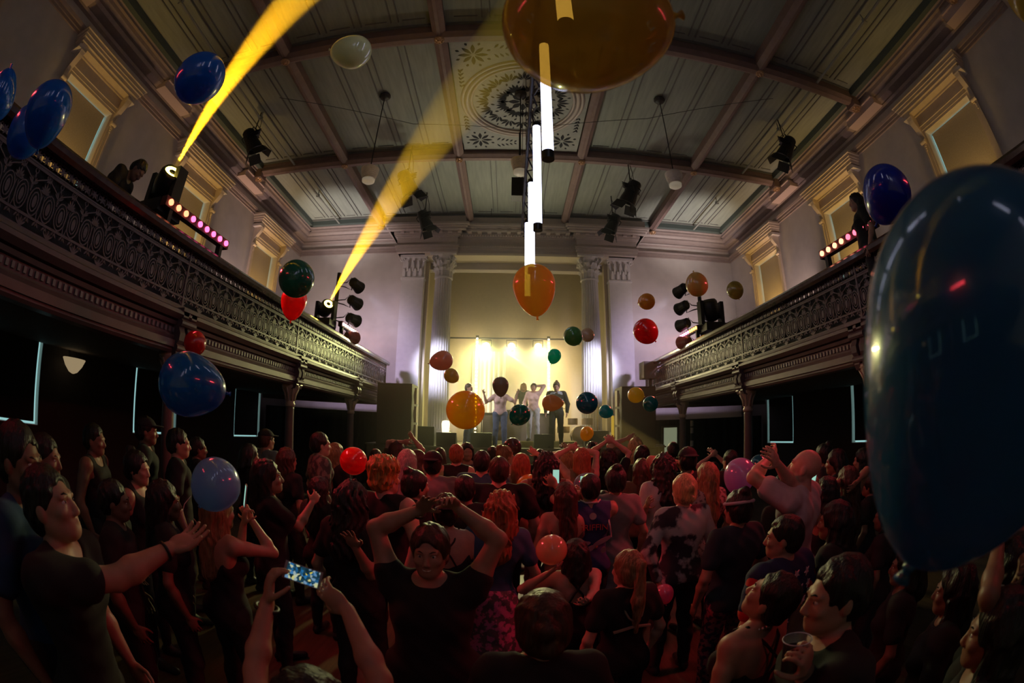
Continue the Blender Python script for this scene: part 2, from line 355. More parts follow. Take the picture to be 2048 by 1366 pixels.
# ---------------------------------------------------------------- windows
def console(sx):                                       # carved bracket beneath a hood, faces along sx
    b = MB(); pts = []
    for i in range(14):
        t = i/13; z = -.72*t; d = .26*(1-t)**1.2+.05+.05*math.sin(t*PI*2.2); pts.append((d, z))
    prof = [(0, .0)]+[(.30, .0), (.30, -.05)]+pts+[(0, -.74)]
    b.extrude(prof, 1, -.07, .07, lambda p, t: (sx*p[0], t, p[1]))
    for zz, r in ((-.06, .075), (-.66, .05)): b.tube([(sx*(.25 if r > .06 else .10), -.085, zz), (sx*(.25 if r > .06 else .10), .085, zz)], r, 12)
    for k in range(3): b.ball((sx*.07, 0, -.76-.05*k), .035-.006*k, 6)
    return b
HOOD = mat('hood_paint', (.62, .52, .42), .55, noise=.04)
def window(s, i, p, q, idx):
    x = s*WX; r = empty('window_%d' % idx, (x, (p+q)/2, 4.95)); r['kind'] = 'structure'
    h = (q-p)/2; D = -s
    # upper opening
    m = MB(); xx = s*.30
    m.box((min(xx, xx+s*.03), -h, 0), (max(xx, xx+s*.03), h, 2.71)); m.build('daylight_pane', DAY, r)
    m = MB(); a, b = sorted((s*.20, s*.215)); m.box((a, -h+.06, .08), (b, h-.06, 2.69)); m.build('blackout_blind', BLIND, r)
    m = MB()                                           # architrave round the opening
    for d0, d1, th in ((.0, .06, .035), (.06, .15, .055), (.15, .2, .08)):
        a, b = sorted((0, D*th))
        m.box((a, -h-d1, 0), (b, -h-d0, 2.71+d1)); m.box((a, h+d0, 0), (b, h+d1, 2.71+d1)); m.box((a, -h-d0, 2.71+d0), (b, h+d0, 2.71+d1))
    m.build('window_frame', HOOD, r)
    m = MB(); a, b = sorted((0, D*.05)); m.box((a, -h-.1, 2.93), (b, h+.1, 3.12)); a, b = sorted((0, D*.10)); m.box((a, -h-.1, 3.12), (b, h+.1, 3.16)); m.build('frieze_panel', HOOD, r)
    m = MB()
    for z0, z1, dd in ((3.22, 3.30, .36), (3.30, 3.36, .40), (3.36, 3.44, .43), (3.44, 3.50, .47), (3.16, 3.22, .30)):
        a, b = sorted((0, D*dd)); m.box((a, -h-.34-(dd-.36), z0), (b, h+.34+(dd-.36), z1))
    m.build('window_hood', HOOD, r)
    for e in (-1, 1):
        c = console(D).build('console_bracket', HOOD, r, smooth=False); c.location = (0, e*(h+.14), 3.16)
        m = MB(); a, b = sorted((0, D*.32)); m.box((a, e*(h+.24)-.1, 3.08), (b, e*(h+.24)+.1, 3.16)); m.build('hood_block', STONE, r)
    m = MB(); a, b = sorted((0, D*.16)); m.box((a, -h-.2, -.1), (b, h+.2, 0)); m.build('window_sill', HOOD, r)
    # aisle opening below the balcony
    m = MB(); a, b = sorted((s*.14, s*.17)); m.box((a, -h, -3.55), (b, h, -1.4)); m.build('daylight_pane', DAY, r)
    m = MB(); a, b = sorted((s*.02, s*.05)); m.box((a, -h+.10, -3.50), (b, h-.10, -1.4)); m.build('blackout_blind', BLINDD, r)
idx = 1
for s in (-1, 1):
    for i, (p, q) in enumerate(WIN): window(s, i, p, q, idx); idx += 1

# ---------------------------------------------------------------- balconies
def oval(cx, cz, rx, rz, n=16): return [(cx+rx*math.cos(2*PI*i/n), cz+rz*math.sin(2*PI*i/n)) for i in range(n+1)]
def bar(mb, pts, r=.009): mb.tube([(0, p, z) for p, z in pts], r, 4, cap=False, flat=((1, 0, 0), 1.0))
def petal(mb, y, z, a, L, W):
    u = (math.cos(a), math.sin(a)); n = (-u[1], u[0])
    poly = [(y+u[0]*p*L+n[0]*q*W, z+u[1]*p*L+n[1]*q*W) for p, q in ((0, 0), (.4, -.42), (.75, -.4), (1, 0), (.75, .4), (.4, .42))]
    mb.prism(poly, lambda a_, b_, w_: (-.007+w_, a_, b_), .014)
UN = 3.31/9
def lace_unit(mb, y0):
    q = UN/4
    for cy in (y0+q*.98, y0+q*3.02):                   # pair of coiled ovals
        bar(mb, oval(cy, .135, .076, .118), .0085); bar(mb, oval(cy, .135, .046, .082, 12), .008)
        mb.prism(oval(cy, .135, .026, .055, 10)[:-1], lambda a_, b_, w_: (-.006+w_, a_, b_), .012)
    for e in (-1, 1):                                  # lyre scrolls rising to curled heads
        P = []
        for i in range(13):
            t = i/12; P.append((y0+2*q+e*(q*1.9-.14*t+.03*math.sin(t*PI*1.2)*2.2), .20+.17*t))
        c = P[-1]
        for i in range(9):
            a = -PI/2+i*.7; rr = .036*(1-i/11); P.append((c[0]+e*(.0+rr*math.cos(a)*-1)*1.0, c[1]+.012+rr*math.sin(a)))
        bar(mb, P, .008)
        bar(mb, [(y0+2*q+e*.012, .0), (y0+2*q+e*.03, .10), (y0+2*q+e*.012, .22)], .007)
    for k in range(7):
        t = (k-3)*.42; petal(mb, y0+2*q, .235, PI/2+t, .10-.012*abs(k-3), .022)
    for k in range(5):
        t = (k-2)*.5; petal(mb, y0, .255, PI/2+t, .075, .02); petal(mb, y0+2*q, .375, -PI/2+t, .05, .018)
    bar(mb, oval(y0, .375, .022, .022, 8), .007); petal(mb, y0, .36, -PI/2, .09, .03)
def band_unit(mb, y0):                                 # narrow rosette band above
    for j in range(3):
        cy = y0+UN*(j+.5)/3
        for k in range(6): petal(mb, cy, .495, k*PI/3+.3, .045, .022)
        bar(mb, oval(cy+UN/6, .495, .02, .04, 8), .006)
def fringe_unit(mb, y0):
    for j in range(3):
        cy = y0+UN*(j+.5)/3
        mb.ball((0, cy, -.035), .014, 4); petal(mb, cy, -.005, -PI/2-.7, .06, .02); petal(mb, cy, -.005, -PI/2+.7, .06, .02)
    for k in range(5): petal(mb, y0, -.10, PI/2+(k-2)*.45, .085, .02)
lace = MB()
for k in range(9): lace_unit(lace, k*UN); band_unit(lace, k*UN); fringe_unit(lace, k*UN)
for z, r in ((.0, .011), (.405, .012), (.43, .008), (.56, .011), (-.105, .010)): lace.box((-r, 0, z-r), (r, 3.31, z+r))
lace_me = None
COLY = [.74, 4.05, 7.36, 10.68]
def bracket_mb(s):
    b = MB(); D = -s
    pr = [(0, .42), (.17, .42), (.17, .36), (.13, .33), (.12, .24), (.15, .18), (.14, .10), (.09, .04), (.11, -.04), (.08, -.10), (0, -.12)]
    for y0, y1 in ((-.13, -.03), (.03, .13)): b.extrude(pr, 1, y0, y1, lambda p, t: (D*p[0], t, p[1]))
    b.tube([(D*.13, -.14, .30), (D*.13, .14, .30)], .045, 10); b.tube([(D*.10, -.14, .02), (D*.10, .14, .02)], .04, 10); b.box((min(0, D*.19), -.16, .42), (max(0, D*.19), .16, .46))
    return b
for s in (-1, 1):
    side = 'left' if s < 0 else 'right'
    B = empty('balcony', (s*4.0, 0, 0), 0, 'long %s side balcony with pierced iron front and dark handrail' % side, 'balcony')
    D = -s; YB0, YB1 = Y0, 13.6
    # slab and soffit
    m = MB(); a, b = sorted((s*.12, s*4.50)); m.box((a, YB0, 2.86), (b, YB1, 3.12)); m.build('balcony_floor', DIM, B)
    # moulded fascia
    m = MB()
    for pr in ([(-.10, 2.78), (.10, 2.78), (.10, 2.86), (-.10, 2.86)], [(-.1, 2.86), (.06, 2.86), (.075, 2.90), (.06, 2.92), (-.1, 2.92)], [(-.1, 2.92), (.03, 2.92), (.03, 3.02), (-.1, 3.02)],
               [(-.1, 3.02), (.08, 3.03), (.10, 3.07), (-.1, 3.07)], [(-.1, 3.07), (.13, 3.09), (.19, 3.14), (.19, 3.18), (.15, 3.20), (-.1, 3.20)], [(-.1, 3.20), (.06, 3.20), (.05, 3.26), (-.1, 3.26)],
               [(-.15, 2.72), (.04, 2.72), (.07, 2.75), (.07, 2.78), (-.15, 2.78)]):
        m.extrude(pr, 1, YB0, YB1, lambda p, t: (D*p[0], t, p[1]))
    m.build('fascia', FASC, B)
    m = MB()
    y = YB0+.05
    while y < YB1-.03: m.box((min(D*.02, D*.055), y, 2.945), (max(D*.02, D*.055), y+.035, 3.0)); y += .075
    m.build('dentil_band', mat('dentil_paint', (.26, .22, .22), .5), B)
    m = MB(); m.extrude([(-.09, 3.93), (.10, 3.93), (.12, 3.97), (.12, 4.02), (.08, 4.06), (-.07, 4.07), (-.10, 4.02), (-.10, 3.97)], 1, YB0, YB1, lambda p, t: (D*p[0], t, p[1])); m.build('handrail', RAIL, B)
    base = -5.88+.0
    k = 0; y = COLY[0]-3.31*2
    while y < YB1-.2:
        if lace_me is None:
            o = lace.build('railing_panel', IRON, B); lace_me = o.data
        else:
            o = bpy.data.objects.new('railing_panel', lace_me); C.objects.link(o); o.parent = B
        o.location = (0, y, 3.38); 
        if y+3.31 > YB1: o.scale = (1, (YB1-y)/3.31, 1)
        y += 3.31
    m = MB(); p_, q_ = sorted((s*.16, s*.19)); m.box((p_, YB0, 3.12), (q_, YB1-.1, 3.92)); m.build('backing_board', BLACK, B)
    m = MB()
    for y in (YB1-.03,): m.box((-.02, y-.02, 3.2), (.02, y+.02, 3.95))
    m.build('rail_post', IRON, B)
    for y in COLY: m = MB(); m.box((-.014, y-.014, 3.2), (.014, y+.014, 3.95)); m.build('rail_post', IRON, B)
    m = MB()                                           # closed end of the gallery next to the stage
    a, b = sorted((s*.0, s*4.4)); m.box((a, YB1-.02, 2.72), (b, YB1+.02, 3.3)); m.build('end_board', FASC, B)
    for y in COLY+[-2.57]:
        o = bracket_mb(s).build('scroll_bracket', IRON, B); o.location = (D*.02, y, 2.76)
    for y in COLY:
        c = empty('cast_iron_column', (s*4.05, y, 0), 0, None, 'column', 'cast iron columns under the balconies')
        nth = {.74: 'alongside the camera', 4.05: 'nearest to the camera in view', 7.36: 'midway down the hall', 10.68: 'closest to the stage'}[y]
        c['label'] = 'slender round iron column under the %s balcony, %s' % (side, nth)
        m = MB(); m.lathe([(.075, .3), (.085, 1.2), (.078, 2.3), (.078, 2.34)], None, 20); m.build('shaft', FASC, c, smooth=True)
        m = MB(); m.lathe([(.15, 0), (.15, .08), (.11, .12), (.12, .2), (.09, .3)], None, 20); m.build('column_base', FASC, c)
        m = MB(); m.lathe([(.078, 2.34), (.095, 2.36), (.095, 2.39), (.08, 2.41), (.075, 2.5), (.085, 2.56), (.13, 2.63), (.17, 2.68), (.17, 2.72)], None, 20)
        for k in range(8):
            a = k*PI/4; m.tube([(.08*math.cos(a), .08*math.sin(a), 2.44), (.10*math.cos(a), .10*math.sin(a), 2.56), (.16*math.cos(a), .16*math.sin(a), 2.66)], [.02, .022, .012], 5)
        m.build('capital', mat('column_capital_paint', (.50, .38, .30), .35), c, smooth=True)

# ---------------------------------------------------------------- proscenium
def acanthus(mb, r0, z0, H, W, a, out=.12):
    v = []; fc = []; n = 7
    for i in range(n+1):
        t = i/n; z = z0+H*(t if t < .8 else .8+.12*math.sin((t-.8)/.2*PI)-.0); rr = r0+.02+out*max(0, (t-.45)/.55)**1.6
        w_ = W*(.75+.35*math.sin(t*PI*.9))*(1 if t < .85 else .6)*(1+.14*math.sin(t*24))
        for e in (-1, -.5, 0, .5, 1):
            ang = a+e*w_/max(rr, .05)/2; rb = rr+(.022 if e == 0 else (.0 if abs(e) == .5 else .012)); v.append((rb*math.cos(ang), rb*math.sin(ang), z))
    m_ = len(v)
    v += [(p[0]*.95, p[1]*.95, p[2]-.004) for p in v]
    for i in range(n):
        for j in range(4):
            q = i*5+j; fc.append((q, q+1, q+6, q+5)); fc.append((m_+q, m_+q+5, m_+q+6, m_+q+1))
    for j in range(4): fc.append((n*5+j, n*5+j+1, m_+n*5+j+1, m_+n*5+j))
    for i in range(n): fc += [(i*5, i*5+5, m_+i*5+5, m_+i*5), (i*5+4, m_+i*5+4, m_+i*5+9, i*5+9)]
    mb.add(v, fc)
def volute(mb, a, r, z, R=.10, s_=1):
    u = Vector((math.cos(a), math.sin(a), 0)); c = u*r+Vector((0, 0, z)); pts = []
    for i in range(18):
        t = i/17; ang = -PI*.5+t*PI*3.2; rr = R*(1-t*.75); pts.append(c+u*(rr*math.cos(ang))+Vector((0, 0, rr*math.sin(ang))))
    mb.tube(pts, .022, 6)
SHAFT = mat('white_column_paint', (.74, .71, .70), .5, noise=.03)
for s in (-1, 1):
    side = 'left' if s < 0 else 'right'
    c = empty('fluted_column', (s*2.55, 15.1, 1.5), 0, 'white fluted round column on the %s side of the stage' % side, 'column', None)
    m = MB(); zz = [0, .55, 1.5, 2.6, 3.8, 5.0, 5.58]; rad = [.345, .345, .34, .335, .32, .30, .29]
    m.lathe([(rad[i], .56+z*.917) for i, z in enumerate(zz)], None, 96, mod=lambda a, z: 1-.055*abs(math.sin(a*12))**.6)
    m.build('shaft', SHAFT, c)
    m = MB(); m.cbox((0, 0, .17), (1.0, 1.0, .34)); m.cbox((0, 0, .02), (1.08, 1.08, .08)); m.build('pedestal', SHAFT, c)
    m = MB(); m.cbox((0, 0, .36), (.94, .94, .05)); m.lathe([(.46, .385), (.47, .42), (.45, .455), (.40, .465), (.385, .49), (.40, .515), (.42, .53), (.41, .55), (.36, .56)], None, 40); m.build('column_base', SHAFT, c, smooth=False)
    m = MB(); m.lathe([(.29, 5.68), (.325, 5.70), (.325, 5.74), (.29, 5.76), (.28, 5.9), (.29, 6.2), (.36, 6.42), (.44, 6.5)], None, 32)
    for k in range(8): acanthus(m, .28, 5.76, .32, .26, k*PI/4); acanthus(m, .29, 5.9, .45, .24, k*PI/4+PI/8, .14)
    for k in range(4):
        volute(m, PI/4+k*PI/2, .44, 6.38, .10); volute(m, PI/4+k*PI/2+.22, .40, 6.40, .07); volute(m, PI/4+k*PI/2-.22, .40, 6.40, .07)
        m.ball((.38*math.cos(k*PI/2), .38*math.sin(k*PI/2), 6.50), .06, 6)
    m.cbox((0, 0, 6.53), (.92, .92, .06)); m.build('capital', SHAFT, c)
    # pilaster
    p = empty('pilaster', (s*3.64, YE-.40, 1.5), 0, 'flat white pilaster on the wall beyond the %s stage column' % side, 'pilaster')
    m = MB(); m.box((-.40, -.16, .5), (.40, .40, 5.7)); m.build('shaft', SHAFT, p)
    m = MB(); m.box((-.46, -.21, 0), (.46, .40, .4)); m.box((-.44, -.19, .4), (.44, .40, .5)); m.build('column_base', SHAFT, p)
    m = MB(); m.box((-.39, -.16, 5.74), (.39, .40, 6.45)); m.box((-.43, -.2, 5.68), (.43, .40, 5.74)); m.box((-.48, -.28, 6.45), (.48, .40, 6.55))
    for k in range(4):
        for z0, hh in ((5.76, .28), (5.95, .38)):
            x = -.30+.2*k+(.1 if hh > .3 else 0)
            if x > .36: continue
            m.tube([(x, -.17, z0), (x, -.19, z0+hh*.6), (x, -.26, z0+hh)], [.06, .07, .035], 6)
    for e in (-1, 1): m.tube([(e*.40+.1*(1-i/12)*math.cos(i*.75), -.22, 6.36+.1*(1-i/12)*math.sin(i*.75)) for i in range(12)], .022, 5)
    m.build('capital', SHAFT, p)
# entablature across columns and pilasters
m = MB()
def ent(x0, x1, yf, zs=0):
    for z0, z1, d in ((8.06, 8.16, .0), (8.16, 8.27, .03), (8.27, 8.32, .06), (8.32, 8.62, .0), (8.62, 8.66, .05), (8.66, 8.72, .10), (8.80, 8.88, .30), (8.88, 8.94, .36), (8.94, 9.02, .42), (8.72, 8.80, .12), (9.02, 9.30, .30)):
        m.box((x0-d, yf-d, z0), (x1+d, YE, z1))
ent(-4.2, 4.2, 14.78)
for s in (-1, 1): ent(s*3.15-1.08, s*3.15+1.08, 14.62)
struct('trim_%d' % n_t, m, mat('entablature_paint', (.52, .44, .41), .55, noise=.04)); n_t += 1
m = MB(); x = -4.1
while x < 4.1: m.box((x, 14.60, 8.665), (x+.05, 14.80, 8.71)); m.box((x, 14.70, 8.275), (x+.03, 14.79, 8.315)); x += .09
x = -4.1
while x < 4.2: m.box((x, 14.42, 8.73), (x+.14, 14.8, 8.80)); x += .34
struct('trim_%d' % n_t, m, mat('dentil_stone', (.60, .50, .46), .5)); n_t += 1
m = MB(); m.box((-3.22, 14.78, 7.98), (3.22, YE, 8.06)); struct('trim_%d' % n_t, m, mat('lintel_soffit_paint', (.80, .72, .58), .6)); n_t += 1
for s in (-1, 1):                                      # pale reveal beside the alcove opening
    m = MB(); a, b = sorted((s*3.12, s*3.28)); m.box((a, 15.3, 1.5), (b, YE+.02, 7.98)); struct('trim_%d' % n_t, m, mat('reveal_paint', (.72, .62, .46), .6)); n_t += 1
# ================================================================ STAGE AND RIG
SZ = 1.60
st = empty('stage', (0, 12.2, 0), 0, 'raised black stage in front of the lit alcove', 'stage')
m = MB(); m.box((-4.1, 0, 0), (4.1, 5.8, SZ-.04)); m.build('stage_body', mat('stage_skirt', (.10, .075, .05), .8, noise=.1), st)
m = MB(); m.box((-4.14, -.04, SZ-.04), (4.14, 5.8, SZ)); m.build('stage_floor', mat('stage_boards', (.12, .10, .08), .4, noise=.1, scale=4, stretch=(.5, 6, 1)), st)
LEDW = mat('warm_led', (1, .8, .5), .4, emit=(1, .80, .45), es=7)
LAMPW = mat('par_lens', (1, .9, .6), .3, emit=(1, .90, .55), es=30)
GREY = mat('grey_fabric', (.42, .40, .37), .85, noise=.05)
o = wavy_drape(-1.65, -.35, 17.6, 1.62, 5.1, .07, 60, 14).build('curtain', mat('grey_drape', (.36, .35, .30), .9), smooth=True); tag(o, 'pale grey curtain hanging at the back of the stage behind the singer', 'curtain')
for x, lab in ((-1.45, 'left'), (1.28, 'right')):
    r = empty('led_strip', (x, 17.2, 1.6), 0, 'tall glowing vertical strip of lights at the %s of the stage' % lab, 'stage light')
    m = MB(); m.box((-.06, 0, 0), (.06, .06, 4.05)); m.box((-.2, -.15, 0), (.2, .2, .04)); m.build('housing', BLACK, r)
    m = MB()
    for k in range(26): m.ball((0, -.02, .35+k*.143), .036, 6)
    m.build('led_cell', LEDW, r)
for x, lab in ((-1.12, 'left, brightest'), (-.14, 'middle'), (.9, 'right')):
    r = empty('par_light', (x, 17.5, 5.3), 0, 'round glowing stage lamp at the back of the alcove, %s' % lab, 'stage light')
    m = MB(); m.tube([(0, .05, 0), (0, .35, 0)], .15, 16); m.tube([(-.19, .15, 0), (-.19, .15, .26), (.19, .15, .26), (.19, .15, 0)], .02, 6); m.build('lamp_body', BLACK, r)
    m = MB(); m.ball((0, .03, 0), .13, 10, (1, 1, 1)); m.build('lens', LAMPW, r, smooth=True)
m = MB(); m.tube([(-3, 17.6, 5.62), (3, 17.6, 5.62)], .03, 8)
for x in (-2.9, 2.9): m.tube([(x, 17.6, 5.62), (x, 17.6, 8.6)], .02, 6)
tag(m.build('lighting_bar', BLACK), 'black bar carrying the three round lamps in the alcove', 'bar')
# PA stacks either side
def pa(s):
    side = 'left' if s < 0 else 'right'
    r = empty('speaker_stack', (s*3.1, 12.15, 0), 0, 'tall dark loudspeaker stack on the floor at the %s edge of the stage' % side, 'loudspeaker')
    CAB = mat('cabinet_paint', (.045, .032, .022), .7)
    m = MB(); m.cbox((0, 0, .8), (1.3, .85, 1.6)); m.build('subwoofer', CAB, r)
    m = MB(); m.cbox((s*.12, 0, 2.42), (.95, .8, 1.62)); m.build('cabinet', CAB, r)
    g_ = MB()
    for k in range(3): g_.lathe([(.001, -.01), (.06, -.02), (.15, .03), (.17, .03), (.17, 0)], Matrix.Translation((-s*.42, -.30, 1.95+k*.48)) @ Matrix.Rotation(-PI/2*s, 4, 'Y'), 18); g_.box((-s*.46-.03, -.42, 1.74+k*.48), (-s*.46+.03, -.16, 2.16+k*.48))
    g_.build('speaker_horn', mat('horn_cream', (.55, .47, .34), .5), r)
    g_ = MB(); g_.box((s*.12-.45, -.42, 1.66), (s*.12+.45, -.41, 3.18)); g_.box((-.6, -.44, .06), (.6, -.43, 1.54)); g_.build('grille', mat('grille_cloth', (.07, .055, .045), .9, noise=.1, scale=60), r)
pa(-1); pa(1)
r = empty('hung_speaker', (4.0, 12.7, 3.55), 0, 'boxy speaker on a pole above the right stack by the balcony end', 'loudspeaker')
m = MB(); m.cbox((-.15, 0, .22), (.52, .5, .48)); m.build('cabinet', mat('cab_grey', (.20, .17, .13), .7), r)
m = MB(); m.tube([(-.15, 0, -.02), (-.15, 0, -1.95)], .05, 8); m.tube([(.0, .05, -.02), (.0, .05, -1.95)], .02, 6); m.box((-.4, -.25, -1.99), (.2, .3, -1.93)); m.build('pole', BLACK, r)
# illuminated square sign
r = empty('illuminated_sign', (-3.72, 12.62, 3.16), 0, 'small square glowing pink sign with black letters beside the left stack', 'sign')
m = MB(); m.cbox((0, .03, 0), (.31, .05, .31)); m.build('sign_box', BLACK, r)
m = MB(); m.cbox((0, 0, 0), (.30, .01, .30)); m.build('sign_face', mat('pink_sign_face', (1, .7, .7), .4, emit=(1, .58, .62), es=1.0), r)
def text(s, loc, size, m, parent, rot=(PI/2, 0, 0), name='lettering', align='LEFT', ext=.002, shear=0):
    c = bpy.data.curves.new(name, 'FONT'); c.body = s; c.size = size; c.extrude = ext; c.align_x = align; c.space_line = .95; c.materials.append(m)
    t_ = bpy.data.objects.new(name, c); C.objects.link(t_); bpy.context.view_layer.update()
    me = bpy.data.meshes.new_from_object(t_.evaluated_get(bpy.context.evaluated_depsgraph_get())); bpy.data.objects.remove(t_)
    o = bpy.data.objects.new(name, me); C.objects.link(o); o.location = loc; o.rotation_euler = rot; o.parent = parent; return o
text('ELE\nMEN\nTAL:', (-.13, -.008, .07), .105, BLACK, r)
m = MB(); m.tube([(-3.72, 12.66, 3.0), (-3.72, 12.66, .02)], .02, 6); m.cbox((-3.72, 12.66, .02), (.4, .3, .03)); tag(m.build('sign_stand', BLACK), 'thin black stand under the glowing pink sign', 'stand')
# stage furniture: DJ table, monitors, riser, drum kit, controller
r = empty('dj_table', (.0, 14.2, SZ), 0, 'cloth-covered DJ table in the middle of the stage', 'table')
m = MB(); m.box((-1.05, -.35, .94), (1.25, .35, 1.0)); m.build('table_top', BLACK, r)
m = MB(); m.box((-1.0, -.32, .0), (1.2, .32, .94)); m.build('table_skirt', mat('table_skirt', (.16, .13, .10), .8), r)
r2 = empty('dj_deck', (.15, 14.2, SZ+1.0), 0, 'black DJ deck lying on the stage table', 'DJ deck')
m = MB(); m.box((-.55, -.22, 0), (.55, .22, .09)); m.build('deck_body', BLACK, r2)
m = MB(); [m.lathe([(.001, .115), (.14, .115), (.15, .1), (.15, .09)], Matrix.Translation((x, 0, 0)), 20) for x in (-.36, .36)]; m.build('platter', mat('deck_silver', (.5, .5, .5), .3, metal=.6), r2)
m = MB()
m.box((-.7, 13.0, SZ), (1.75, 13.82, SZ+.16)); tag(m.build('stage_riser', mat('riser_paint', (.42, .38, .10), .6)), 'low yellowish platform under the performers in the middle of the stage', 'platform')
def monitor(x, y, rz, sz, lab):
    r = empty('monitor_wedge', (x, y, SZ), rz, lab, 'monitor speaker', 'floor monitors along the stage')
    m = MB(); m.extrude([(-.2, 0), (.22, 0), (.22, .16), (-.05, .42), (-.2, .42)], 1, -.3, .3, lambda p, t: (t*sz, p[0]*sz, p[1]*sz)); m.build('cabinet', BLACK, r)
    m = MB(); m.extrude([(.225, .17), (.23, .18), (-.03, .425), (-.045, .42)], 1, -.27, .27, lambda p, t: (t*sz, p[0]*sz, p[1]*sz)); m.build('grille', mat('monitor_grille', (.05, .05, .05), .8), r)
for x, y, z_, l in ((-2.62, 12.75, 1.25, 'black box speaker in front of the left column'), (-1.9, 12.55, .9, 'black floor monitor left of the man in jeans'), (-.95, 12.6, .95, 'black floor monitor at the feet of the pink-topped singer'), (.75, 12.6, .9, 'black floor monitor below the bearded guitarist'), (2.2, 12.6, 1.1, 'black box speaker in front of the right column')): monitor(x, y, 0, z_, l)
r = empty('lantern', (-2.0, 13.0, SZ), 0, 'small glowing white lamp on a stick beside the left column base', 'lamp')
m = MB(); m.lathe([(.07, 0), (.07, .02), (.015, .03), (.015, .32)], None, 12); m.build('lamp_stem', BLACK, r)
m = MB(); m.lathe([(.05, .32), (.10, .36), (.12, .62), (.10, .70), (.03, .72)], None, 14); m.build('lamp_shade', mat('lantern_glow', (1, .9, .7), .4, emit=(1, .86, .62), es=1.6), r, smooth=True)
r = empty('drum_kit', (2.0, 14.0, SZ), 0, 'drum kit with cymbals at the right side of the stage', 'drum kit')
DR = mat('drum_shell', (.55, .42, .25), .35); CY = mat('cymbal', (.7, .5, .2), .25, metal=.9)
m = MB(); m.tube([(0, -.25, .32), (0, .25, .32)], .30, 28); m.build('bass_drum', DR, r)
for x, y, z, q in ((-.25, .0, .75, .15), (.2, .0, .75, .17), (-.5, .3, .5, .19)):
    m = MB(); m.lathe([(q, z-.1), (q*1.03, z-.09), (q*1.03, z+.09), (q, z+.1)], Matrix.Translation((x, y, 0)), 20); m.build('drum', DR, r)
for x, y, z, q in ((-.55, .1, 1.15, .22), (.55, .1, 1.2, .24), (-.75, .4, .9, .17)):
    m = MB(); m.lathe([(.002, z+.03), (q*.3, z+.02), (q, z), (q, z-.004)], Matrix.Translation((x, y, 0)), 24); m.tube([(x, y, 0), (x, y, z+.05)], .012, 6); m.build('cymbal', CY, r)
for x in (-.3, .1, .5): 
    m = MB(); m.tube([(x, -.3, 0), (x, -.1, .3)], .012, 5); m.build('stand_leg', BLACK, r)
r = empty('microphone_stand', (-1.0, 13.4, SZ), 0, 'microphone stand with boom beside the singer on stage', 'microphone stand')
m = MB(); m.tube([(0, 0, .02), (0, 0, 1.25)], .012, 6); m.tube([(-.1, 0, 1.1), (.45, -.2, 1.5)], .010, 6); [m.tube([(0, 0, .12), (.25*math.cos(a), .25*math.sin(a), .01)], .012, 5) for a in (0, 2.1, 4.2)]; m.build('boom_stand', BLACK, r)
m = MB(); m.ball((.48, -.21, 1.52), .03, 6); m.build('microphone', GREY, r)
m = MB()
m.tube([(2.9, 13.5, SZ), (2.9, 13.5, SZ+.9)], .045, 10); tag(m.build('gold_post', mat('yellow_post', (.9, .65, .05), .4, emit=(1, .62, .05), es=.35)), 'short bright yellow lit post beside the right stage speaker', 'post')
# doorway glow at the right-hand aisle end, striped pole
m = MB(); m.box((4.75, 13.80, .9), (5.25, 13.86, 2.08)); 
r = empty('door_1', (4.95, 13.85, 0)); r['kind'] = 'structure'
m = MB(); m.box((-.30, -.02, .02), (.16, .02, 2.10)); m.build('door_glass', mat('door_glow', (.6, .65, .45), .5, emit=(.38, .42, .26), es=.42), r)
m = MB(); m.box((-.36, -.04, 0), (-.30, .04, 2.16)); m.box((.16, -.04, 0), (.28, .04, 2.16)); m.box((-.36, -.04, 2.10), (.28, .04, 2.16)); m.build('door_frame', mat('door_frame_paint', (.15, .14, .10), .6), r)
m = MB(); m.tube([(4.95, 12.2, 0), (4.95, 12.2, 2.3)], .04, 8); p_ = m.build('striped_pole', BLACK); tag(p_, 'thin black and white striped pole near the lit doorway', 'pole')
m = MB(); [m.tube([(4.95, 12.2, z), (4.95, 12.2, z+.16)], .043, 8) for z in (1.15, 1.55, 1.92, 2.12)]; m.build('white_band', STONE, p_)

# hanging light tubes in a row down the middle of the hall
TUBE = mat('tube_glow', (.8, .85, 1), .4, emit=(.68, .72, 1), es=3.4)
TX = .05; tys = [3.6*(.485+.4*i) for i in range(-4, 5)]
tub = None
tnames = {4: 'furthest from the camera, lowest in the picture', 3: 'next to last towards the stage', 2: 'third from the stage, with a dark cap at its foot', 1: 'large one just behind the big gold balloon', 0: 'seen through the big gold balloon at the top edge'}
m = MB(); m.tube([(TX-.06, Y0+1, 5.98), (TX-.06, 8.3, 5.98)], .026, 8)
rng = random.Random(3)
for y in np.arange(Y0+1.3, 8.2, .36):
    y = float(y); m.tube([(TX-.05, y, 5.96), (TX-.0+rng.uniform(-.03, .05), y+.12, 5.90-rng.random()*.08), (TX-.03, y+.36, 5.95)], .012, 5)
for y in (-3, 1.48, 5.96, 8.1): m.tube([(TX-.06, y, 5.98), (TX-.06, y, BZ)], .006, 5)
tag(m.build('cable_bar', mat('cable_black', (.03, .028, .04), .5)), 'dark bar with looping cables the glowing tubes hang from', 'bar')
